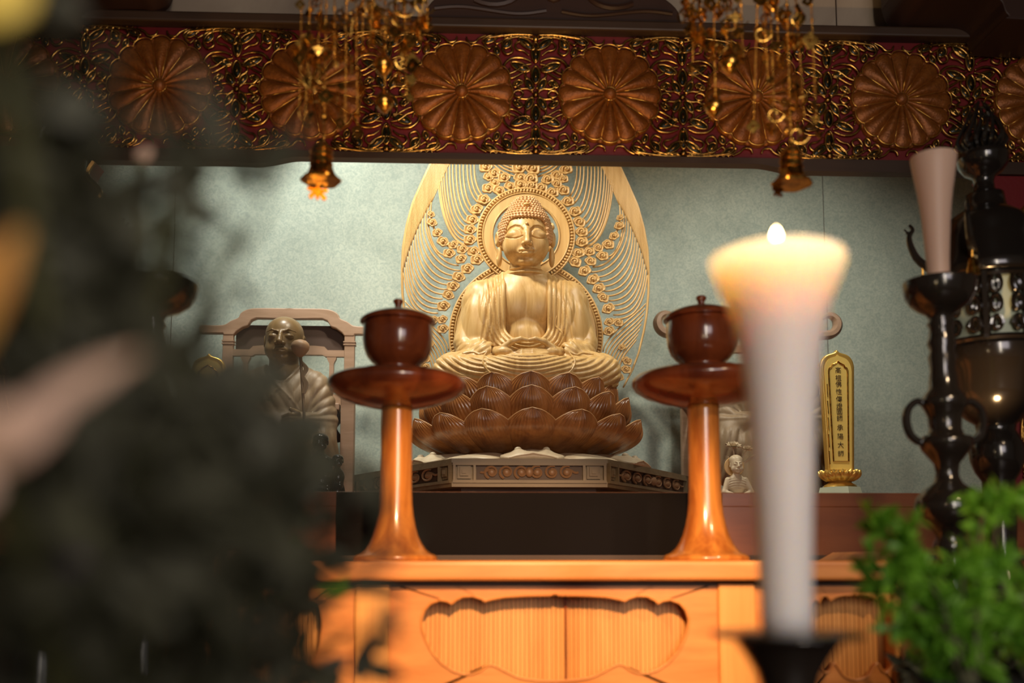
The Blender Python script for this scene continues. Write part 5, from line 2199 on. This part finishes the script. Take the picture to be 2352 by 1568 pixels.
# ================================================================== hanging brass ornaments
def hanging(px, Y, label, items, chains):
    """items: (kind, dx, py, size) ; chains: (dx0, py0, dx1, py1)"""
    S = scl(px, 200, Y)
    top = at(px, -150, Y)
    t = thing('hanging_brass_ornament', label, 'ornament', (top.x, Y, 0), group='hanging brass ornaments before the transom')

    def P(dx, py, dy=0.0):
        p = at(px, py, Y)
        return (dx * S, dy, p.z)
    MB().tube([P(0, -150), (0, 0, 3.55)], 3 * S, 6).build('suspension_rod', M['brass'], t)
    MB().lathe([(r * S, P(0, -150)[2] + z * S) for r, z in [(2, 40), (14, 30), (30, 14), (58, 4), (64, 0), (62, -6), (30, -4), (2, -4)]], 8).build('canopy', M['brass'], t, smooth=False)
    rr = random.Random(px)
    for (dx0, y0, dx1, y1) in chains:
        a, b = Vector(P(dx0, y0, rr.uniform(-0.02, 0.02))), Vector(P(dx1, y1, rr.uniform(-0.01, 0.01)))
        n = max(3, int((b - a).length / (7.0 * S)))
        g = MB()
        for i in range(n + 1):
            p = a.lerp(b, i / n)
            r = (2.6 + 1.6 * (i % 5 == 0)) * S
            g.ball(tuple(p), r, 8, 6)
        g.tube([tuple(a), tuple(b)], 0.8 * S, 4)
        g.build('bead_chain', M['brass'], t, angle=180, recalc=False)
    for it in items:
        kind, dx, py, sz = it
        p = Vector(P(dx, py, rr.uniform(-0.02, 0.015)))
        rz_ = rr.uniform(-0.9, 0.9)
        g = MB()
        if kind == 'disc':      # small flower plate with a hole
            n = 24
            o_ = [(sz * S * (1 + 0.16 * math.cos(4 * a)) * math.cos(a), sz * S * (1 + 0.16 * math.cos(4 * a)) * math.sin(a)) for a in [2 * PI * i / n for i in range(n)]]
            i_ = [(sz * 0.28 * S * math.cos(a), sz * 0.28 * S * math.sin(a)) for a in [2 * PI * i / n for i in range(n)]]
            g.ring(o_, i_, -1.2 * S, 1.2 * S)
            nm = 'flower_plate'
        elif kind == 'leaf':    # cut leaf plate
            h = [(0, 1.0), (0.30, 0.65), (0.75, 0.55), (0.95, 0.15), (0.55, 0.05), (0.62, -0.35), (0.25, -0.45), (0.0, -1.0)]
            poly = h + [(-x, z) for x, z in reversed(h[1:-1])]
            V0 = [(x * sz * S, z * sz * S) for x, z in crom(poly, 3, True)]
            g.prism(V0, -1.2 * S, 1.2 * S)
            nm = 'leaf_plate'
        elif kind == 'ball':    # round bell
            g.ball((0, 0, 0), sz * S, 20, 14)
            g.tube([(sz * 1.02 * S * math.cos(2 * PI * i / 24), sz * 1.02 * S * math.sin(2 * PI * i / 24), 0) for i in range(24)], 1.6 * S, 5, closed=True, nrm=(0, 0, 1))
            g.lathe([(r * S, z * S) for r, z in [(1, sz * 0.9), (sz * 0.5, sz * 0.9), (sz * 0.35, sz * 1.25), (4, sz * 1.4), (1, sz * 1.4)]], 16)
            g.lathe([(r * S, z * S) for r, z in [(1, -sz * 1.35), (sz * 0.2, -sz * 1.3), (sz * 0.55, -sz * 0.9), (1, -sz * 0.8)]], 16)
            nm = 'round_bell'
            rz_ = 0
        elif kind == 'bell':    # flared bell with clapper
            rows_ = [(-46, 1), (-46, 44), (-42, 46), (-36, 38), (-26, 30), (-12, 25), (20, 23), (34, 22), (40, 16), (42, 1)]
            g.lathe([(r * S * sz, z * S * sz) for z, r in rows_], 36, lobes=6, amp=0.05)
            g.lathe([(r * S * sz, z * S * sz) for r, z in [(1, 42), (6, 42), (6, 50), (3, 56), (1, 56)]], 12)
            for z in (-6, 12, 26):
                g.tube([(26 * S * sz * math.cos(2 * PI * i / 28), 26 * S * sz * math.sin(2 * PI * i / 28), z * S * sz) for i in range(28)], 1.4 * S, 5, closed=True, nrm=(0, 0, 1))
            nm = 'flared_bell'
            rz_ = 0
        elif kind == 'clapper':
            h = [(0, 1.0), (0.25, 0.4), (0.9, 0.5), (0.95, 0.15), (0.5, 0.0), (0.85, -0.5), (0.55, -0.8), (0.25, -0.35), (0, -0.9)]
            poly = h + [(-x, z) for x, z in reversed(h[1:-1])]
            g.prism([(x * sz * S, z * sz * S) for x, z in crom(poly, 3, True)], -1.2 * S, 1.2 * S)
            nm = 'clapper_plate'
            rz_ = 0.35
        else:                   # scroll arm
            q = [(sz * S * (0.2 + u) * math.cos(6.0 * u), 0, sz * S * (0.2 + u) * math.sin(6.0 * u)) for u in [i / 20 for i in range(21)]]
            g.tube(q, [S * (3.6 - 2 * i / 20) for i in range(21)], 6, flat=0.6)
            g.tube([(0, 0, -sz * S), (0, 0, sz * S)], 2.2 * S, 5)
            nm = 'scroll_arm'
        o = g.build(nm, M['brass'], t, angle=50)
        o.location = p
        o.rotation_euler = (rr.uniform(-0.2, 0.2) if rz_ else 0, 0, rz_)
    return t


def bits(seed, n, x0, x1, y0, y1):
    r = random.Random(seed)
    out = []
    for i in range(n):
        k = r.choice(['disc', 'leaf', 'leaf', 'scroll', 'scroll', 'disc'])
        out.append((k, r.uniform(x0, x1), r.uniform(y0, y1), r.uniform(8, 17) if k != 'scroll' else r.uniform(14, 26)))
    return out


hanging(752, 1.51, 'hanging brass ornament with flared bell and chains of plates, leftmost of the four',
        [('bell', 0, 382, 0.98), ('clapper', -12, 440, 24), ('disc', -38, 98, 13), ('disc', 40, 290, 13), ('disc', 77, 299, 14), ('leaf', 82, 198, 17), ('leaf', 40, 205, 13), ('scroll', -30, 195, 20), ('scroll', -46, 252, 20), ('scroll', 40, 245, 20), ('disc', -30, 232, 9), ('leaf', -24, 278, 11), ('leaf', 74, 265, 12), ('scroll', -6, 180, 20), ('leaf', -52, 210, 10), ('ball', -2, 200, 8), ('ball', -2, 235, 10), ('ball', 0, 268, 8)] + bits(11, 50, -64, 62, -60, 150) + bits(5, 8, -52, 40, 160, 300),
        [(0, -150, 0, 325), (-40, -150, -42, 275), (-52, -140, -58, 250), (48, -150, 50, 285), (66, -140, 78, 285), (0, -140, -20, 120), (20, -140, 22, 150)])
hanging(888, 1.51, 'hanging brass ornament ending in two round bells, right of the leftmost bell',
        [('ball', -4, 148, 22), ('ball', 0, 238, 21), ('leaf', 25, 88, 19), ('leaf', 78, 72, 15), ('scroll', -40, 10, 26), ('scroll', 40, 20, 26), ('disc', -30, 30, 13), ('scroll', 88, 20, 24), ('leaf', 62, 190, 15), ('leaf', 56, 215, 11), ('disc', -52, 130, 8), ('scroll', -2, 108, 16), ('scroll', 2, 60, 20)] + bits(12, 46, -60, 104, -60, 120) + bits(17, 6, 20, 66, 110, 220),
        [(0, -150, 0, 225), (-30, -150, -34, 100), (40, -150, 50, 215), (66, -150, 80, 80), (-50, -140, -54, 130), (20, -150, 24, 95), (92, -140, 98, 60)])
hanging(1652, 1.51, 'hanging brass ornament with two round bells and gold scrolls, third from the left',
        [('ball', 12, 156, 22), ('ball', -18, 240, 21), ('scroll', -52, 60, 26), ('scroll', -56, 20, 22), ('scroll', -48, 90, 20), ('scroll', 10, 10, 26), ('scroll', -24, 128, 14), ('scroll', -10, 115, 14), ('scroll', 20, 118, 16), ('leaf', 50, 128, 14), ('leaf', -6, 208, 9), ('disc', -60, 158, 8), ('leaf', -70, 150, 12), ('scroll', 38, 40, 22)] + bits(13, 50, -80, 60, -60, 130),
        [(-18, -150, -18, 225), (12, -150, 12, 140), (-62, -150, -66, 172), (-48, -140, -50, 120), (40, -150, 46, 130), (-80, -140, -76, 60)])
hanging(1797, 1.51, 'hanging brass ornament with flared bell, rightmost of the four',
        [('bell', 2, 384, 0.98), ('clapper', -22, 434, 15), ('disc', 24, 95, 14), ('disc', -76, 287, 13), ('disc', 40, 287, 12), ('disc', 74, 300, 12), ('leaf', 36, 325, 16), ('scroll', 10, 190, 24), ('scroll', 14, 230, 24), ('scroll', 22, 205, 22), ('leaf', 58, 250, 15), ('leaf', -46, 245, 12), ('scroll', -36, 270, 18), ('disc', -42, 193, 8), ('leaf', 62, 275, 12), ('ball', 0, 296, 8), ('scroll', -30, 10, 24), ('scroll', -42, 40, 18), ('scroll', -34, 30, 22), ('leaf', 0, 262, 16)] + bits(14, 44, -60, 66, -60, 140) + bits(15, 8, -40, 66, 170, 320),
        [(2, -150, 2, 325), (-30, -150, -34, 300), (-16, -140, -14, 130), (30, -150, 40, 270), (54, -150, 64, 285), (-56, -150, -76, 270), (-44, -150, -46, 200)])

# ================================================================== plants
def leafblade(g, p, d, n, L, W, fold=0.25, seg=5):
    """a pointed blade from p along d"""
    d = d.normalized()
    s = d.cross(n)
    if s.length < 1e-3:
        s = d.cross(Vector((0.3, 0.2, 1)))
    s.normalize()
    n = s.cross(d).normalized()
    V = []
    for j in range(seg + 1):
        t = j / seg
        w_ = W * math.sin(PI * min(1, 0.06 + 0.94 * t) ** 0.85) * 0.5 if t < 1 else 0.0
        c = p + d * (L * t) - n * (0.18 * L * t * t)
        V += [c - s * w_ + n * (w_ * fold), c, c + s * w_ + n * (w_ * fold)]
    F = []
    for j in range(seg):
        a = 3 * j
        F += [(a, a + 1, a + 4, a + 3), (a + 1, a + 2, a + 5, a + 4)]
    g.add(V, F)


def rvec(r, up=0.0):
    v = Vector((r.gauss(0, 1), r.gauss(0, 1), r.gauss(0, 1) + up))
    return v.normalized()


def sprig_plant(name, label, vase_px, vase_py, Yv, targets, leafmat, L, W, nper, spread, seed, vlabel, near=1.0):
    r = random.Random(seed)
    vp = at(vase_px, vase_py, Yv)
    rim = vp.z
    vt = thing('flower_vase', vlabel, 'vase', (vp.x, Yv, DAIS))
    h = rim - DAIS
    MB().lathe([(0.001, 0), (0.05, 0), (0.055, 0.01), (0.045, 0.03), (0.075, h * 0.45), (0.07, h * 0.65), (0.032, h * 0.85), (0.035, h * 0.93), (0.055, h), (0.048, h), (0.028, h * 0.9), (0.001, h * 0.88)], 32).build('vase_body', M['vase'], vt, angle=180)
    root = thing(name, label, 'plant', (vp.x, Yv, rim - 0.02))
    o0 = Vector(root.location)
    for k, (px, py, Y) in enumerate(targets):
        tip = at(px, py, Y * near) - o0
        q = crom([(0, 0, 0), tuple(Vector((tip.x * 0.25, tip.y * 0.3, tip.z * 0.45)) + rvec(r) * 0.01), tuple(Vector((tip.x * 0.62, tip.y * 0.66, tip.z * 0.80)) + rvec(r) * 0.01), tuple(tip)], 8)
        m = len(q)
        g = MB()
        g.tube(q, [0.0022 * (1 - 0.7 * i / m) for i in range(m)], 5)
        st = g.build('sprig', M['stalk'], root)
        g = MB()
        for i in range(nper):
            t = 1 - abs(r.gauss(0, 0.30))
            t = max(0.35, min(1, t))
            i0 = min(m - 2, int(t * (m - 1)))
            base = Vector(q[i0])
            ax = (Vector(q[i0 + 1]) - base).normalized()
            # twiglet
            dv = (rvec(r) + ax * 0.9).normalized()
            ln = spread * r.uniform(0.3, 1.0)
            e = base + dv * ln
            nl = 7
            for j in range(nl):
                u = (j + 1) / nl
                pp = base + dv * (ln * u)
                leafblade(g, pp, (dv * 0.8 + rvec(r) * 0.9), rvec(r, 0.5), L * r.uniform(0.6, 1.2), W * r.uniform(0.7, 1.2), seg=4)
        g.build('leaves', leafmat, st, angle=180, recalc=False)
    return root


sprig_plant('green_sprigs', 'bright green feathery sprigs in a dark vase, in front of the table at the right', 2230, 1560, 0.92,
            [(2065, 1195, 1.226), (2010, 1200, 1.245), (2075, 1250, 1.207), (1990, 1300, 1.226), (2050, 1330, 1.194), (2120, 1370, 1.194), (2165, 1340, 1.226), (2090, 1430, 1.194), (2160, 1420, 1.194), (2280, 1150, 1.257), (2330, 1130, 1.289), (2225, 1300, 1.194), (2265, 1310, 1.207), (2320, 1290, 1.194), (2345, 1340, 1.226), (2300, 1400, 1.194), (2200, 1440, 1.194), (2240, 1400, 1.207), (2150, 1500, 1.194), (2350, 1450, 1.194)],
            M['leaf'], 0.020, 0.009, 14, 0.028, 5, 'dark glazed vase holding bright green sprigs at the lower right', near=0.80)
sprig_plant('dark_fern_sprigs', 'dark green sprigs hanging low behind the bright sprigs at the lower right', 2300, 1620, 1.383,
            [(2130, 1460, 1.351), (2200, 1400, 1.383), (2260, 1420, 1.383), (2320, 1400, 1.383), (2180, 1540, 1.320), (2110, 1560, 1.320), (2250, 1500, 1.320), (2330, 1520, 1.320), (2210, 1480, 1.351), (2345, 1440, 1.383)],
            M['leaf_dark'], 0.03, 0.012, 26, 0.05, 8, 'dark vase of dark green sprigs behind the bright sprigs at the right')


# big dark bouquet close to the lens on the left
def bouquet(name, label, vlabel, vpx, vpy, Yv, targets, L, W, n, seed, spread, lmat):
    r = random.Random(seed)
    vp = at(vpx, vpy, Yv)
    rim = vp.z
    vt = thing('flower_vase', vlabel, 'vase', (vp.x, Yv, DAIS))
    h = rim - DAIS
    MB().lathe([(0.001, 0), (0.06, 0), (0.065, 0.01), (0.05, 0.03), (0.08, h * 0.5), (0.05, h * 0.85), (0.065, h), (0.055, h), (0.001, h * 0.9)], 32).build('vase_body', M['vase'], vt, angle=180)
    root = thing(name, label, 'plant', (vp.x, Yv, rim - 0.02))
    o0 = Vector(root.location)
    for (px, py, Y, sp, cnt) in targets:
        tip = at(px, py, Y) - o0
        q = crom([(0, 0, 0), tuple(Vector((tip.x * 0.3, tip.y * 0.3, tip.z * 0.45))), tuple(Vector((tip.x * 0.7, tip.y * 0.7, tip.z * 0.82))), tuple(tip)], 8)
        m = len(q)
        g = MB()
        g.tube(q, [0.003 * (1 - 0.6 * i / m) for i in range(m)], 5)
        st = g.build('stem', M['stalk'], root)
        g = MB()
        for i in range(cnt):
            base = tip + Vector((r.gauss(0, sp), r.gauss(0, 0.025), r.gauss(0, sp)))
            leafblade(g, base, rvec(r, 0.3), rvec(r), L * r.uniform(0.5, 1.2), W * r.uniform(0.6, 1.2), seg=5)
        g.build('leaves', lmat, st, angle=180, recalc=False)
    return root


T1 = []
rr = random.Random(21)
for (px, py, sp, c) in [(60, 120, .025, 34), (150, 260, .022, 22), (60, 330, .03, 40), (150, 440, .025, 26), (40, 560, .035, 30), (160, 640, .03, 40), (330, 520, .013, 9), (200, 640, .016, 14), (200, 760, .025, 30), (260, 850, .02, 20),
                        (120, 1130, .05, 60), (270, 980, .035, 50), (400, 960, .03, 40), (470, 1080, .035, 44), (330, 1130, .05, 70), (200, 1300, .05, 80), (380, 1300, .05, 80), (520, 1210, .035, 50), (480, 1400, .05, 70), (120, 1450, .05, 80), (300, 1500, .05, 80), (560, 1500, .03, 40),
                        (430, 800, .010, 5), (520, 930, .018, 14), (470, 300, .016, 5), (440, 430, .014, 7), (545, 520, .016, 4), (620, 460, .012, 2), (400, 350, .012, 5)]:
    T1.append((px, py, rr.uniform(0.34, 0.42), sp * 0.63, c))
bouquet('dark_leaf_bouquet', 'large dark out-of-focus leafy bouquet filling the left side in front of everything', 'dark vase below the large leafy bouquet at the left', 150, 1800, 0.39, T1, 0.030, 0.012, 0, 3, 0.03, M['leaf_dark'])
T2 = []
for (px, py, sp, c) in [(600, 1060, .02, 14), (640, 1150, .02, 16), (590, 1280, .03, 30), (660, 1230, .02, 16), (560, 1400, .035, 30), (640, 1440, .025, 22), (700, 1280, .014, 6), (700, 1180, .014, 6), (640, 1560, .03, 20), (540, 1130, .03, 20)]:
    T2.append((px, py, rr.uniform(0.62, 0.70), sp * 1.0, c))
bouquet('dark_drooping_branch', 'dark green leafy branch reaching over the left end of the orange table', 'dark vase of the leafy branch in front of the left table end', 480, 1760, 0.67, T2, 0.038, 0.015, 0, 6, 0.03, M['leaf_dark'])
# a few bright leaves catching the lamp
T3 = [(625, 1330, 0.78, .010, 7), (605, 1385, 0.78, .008, 4), (740, 1370, 0.78, .005, 2), (700, 1285, 0.78, .006, 2)]
bouquet('bright_leaf_twig', 'small twig of bright green leaves before the left end of the orange table', 'dark vase of the bright green twig at the left table end', 650, 1720, 0.82, T3, 0.030, 0.014, 0, 9, 0.02, M['leaf'])


# lily flowers, very close
def lily(label, px, py, Y, petals, matr, cat='flower', name='lily_flower', stem_to=None):
    """petals: list of (px, py, Y, width m)"""
    c = at(px, py, Y)
    t = thing(name, label, cat, tuple(c))
    for (qx, qy, qY, wd) in petals:
        tip = at(qx, qy, qY) - c
        L_ = tip.length
        d = tip.normalized()
        n = Vector((0, -1, 0.2))
        s = d.cross(n).normalized()
        n = s.cross(d).normalized()
        nu, nv = 7, 10
        P = []
        for k in (0, 1):
            for j in range(nv):
                u = j / (nv - 1)
                for i in range(nu):
                    v_ = -1 + 2 * i / (nu - 1)
                    w_ = wd * 0.5 * math.sin(PI * (0.08 + 0.90 * u)) ** 0.8
                    P.append(d * (L_ * u) + s * (v_ * w_) + n * (0.15 * L_ * math.sin(PI * u * 0.8) - 0.25 * w_ * v_ * v_ + k * 0.0012))
        g = MB()
        g.grid(P[:nu * nv], nu, nv)
        g.grid(P[nu * nv:], nu, nv)
        g.build('petal', matr, t, angle=180, recalc=False)
    q = Vector(stem_to) - c if stem_to is not None else Vector((0, 0.02, -0.25))
    MB().tube(crom([(0, 0, 0), tuple(q * 0.4 + Vector((0, 0.02, 0))), tuple(q)], 6), 0.003, 6).build('stem', M['stalk'], t)
    return t


VB = at(150, 1800, 0.39)
lily('pink lily with long pale petals, very blurred at the left edge', -60, 1060, 0.27, [(330, 830, 0.28, 0.009), (-160, 900, 0.27, 0.016), (-100, 1180, 0.27, 0.016), (150, 960, 0.27, 0.014), (40, 930, 0.27, 0.014)], M['lily'], stem_to=VB)
lily('orange lily petals standing up, very blurred at the left edge', -110, 860, 0.28, [(70, 540, 0.28, 0.014), (-60, 560, 0.28, 0.02)], M['lily_orange'], stem_to=VB)
lily('yellow flower in the top left corner, very blurred', -30, -30, 0.27, [(60, 40, 0.27, 0.02), (-50, 60, 0.27, 0.02), (50, -70, 0.27, 0.02), (15, 60, 0.27, 0.02)], mat('yellow petal', (0.75, 0.55, 0.10), 0.6), stem_to=VB, name='yellow_flower')
lily('violet flower deep in the dark leaves at the lower left', 170, 1270, 0.36, [(215, 1220, 0.36, 0.009), (130, 1225, 0.36, 0.009), (190, 1310, 0.36, 0.009), (150, 1310, 0.36, 0.009)], mat('deep violet petal', (0.035, 0.010, 0.06), 0.6), stem_to=VB, name='violet_flower')
lily('small pinkish bud above the dark bouquet, before the transom', 322, 372, 0.72, [(352, 342, 0.72, 0.010), (330, 340, 0.72, 0.010)], M['lily'], stem_to=VB, name='flower_bud')
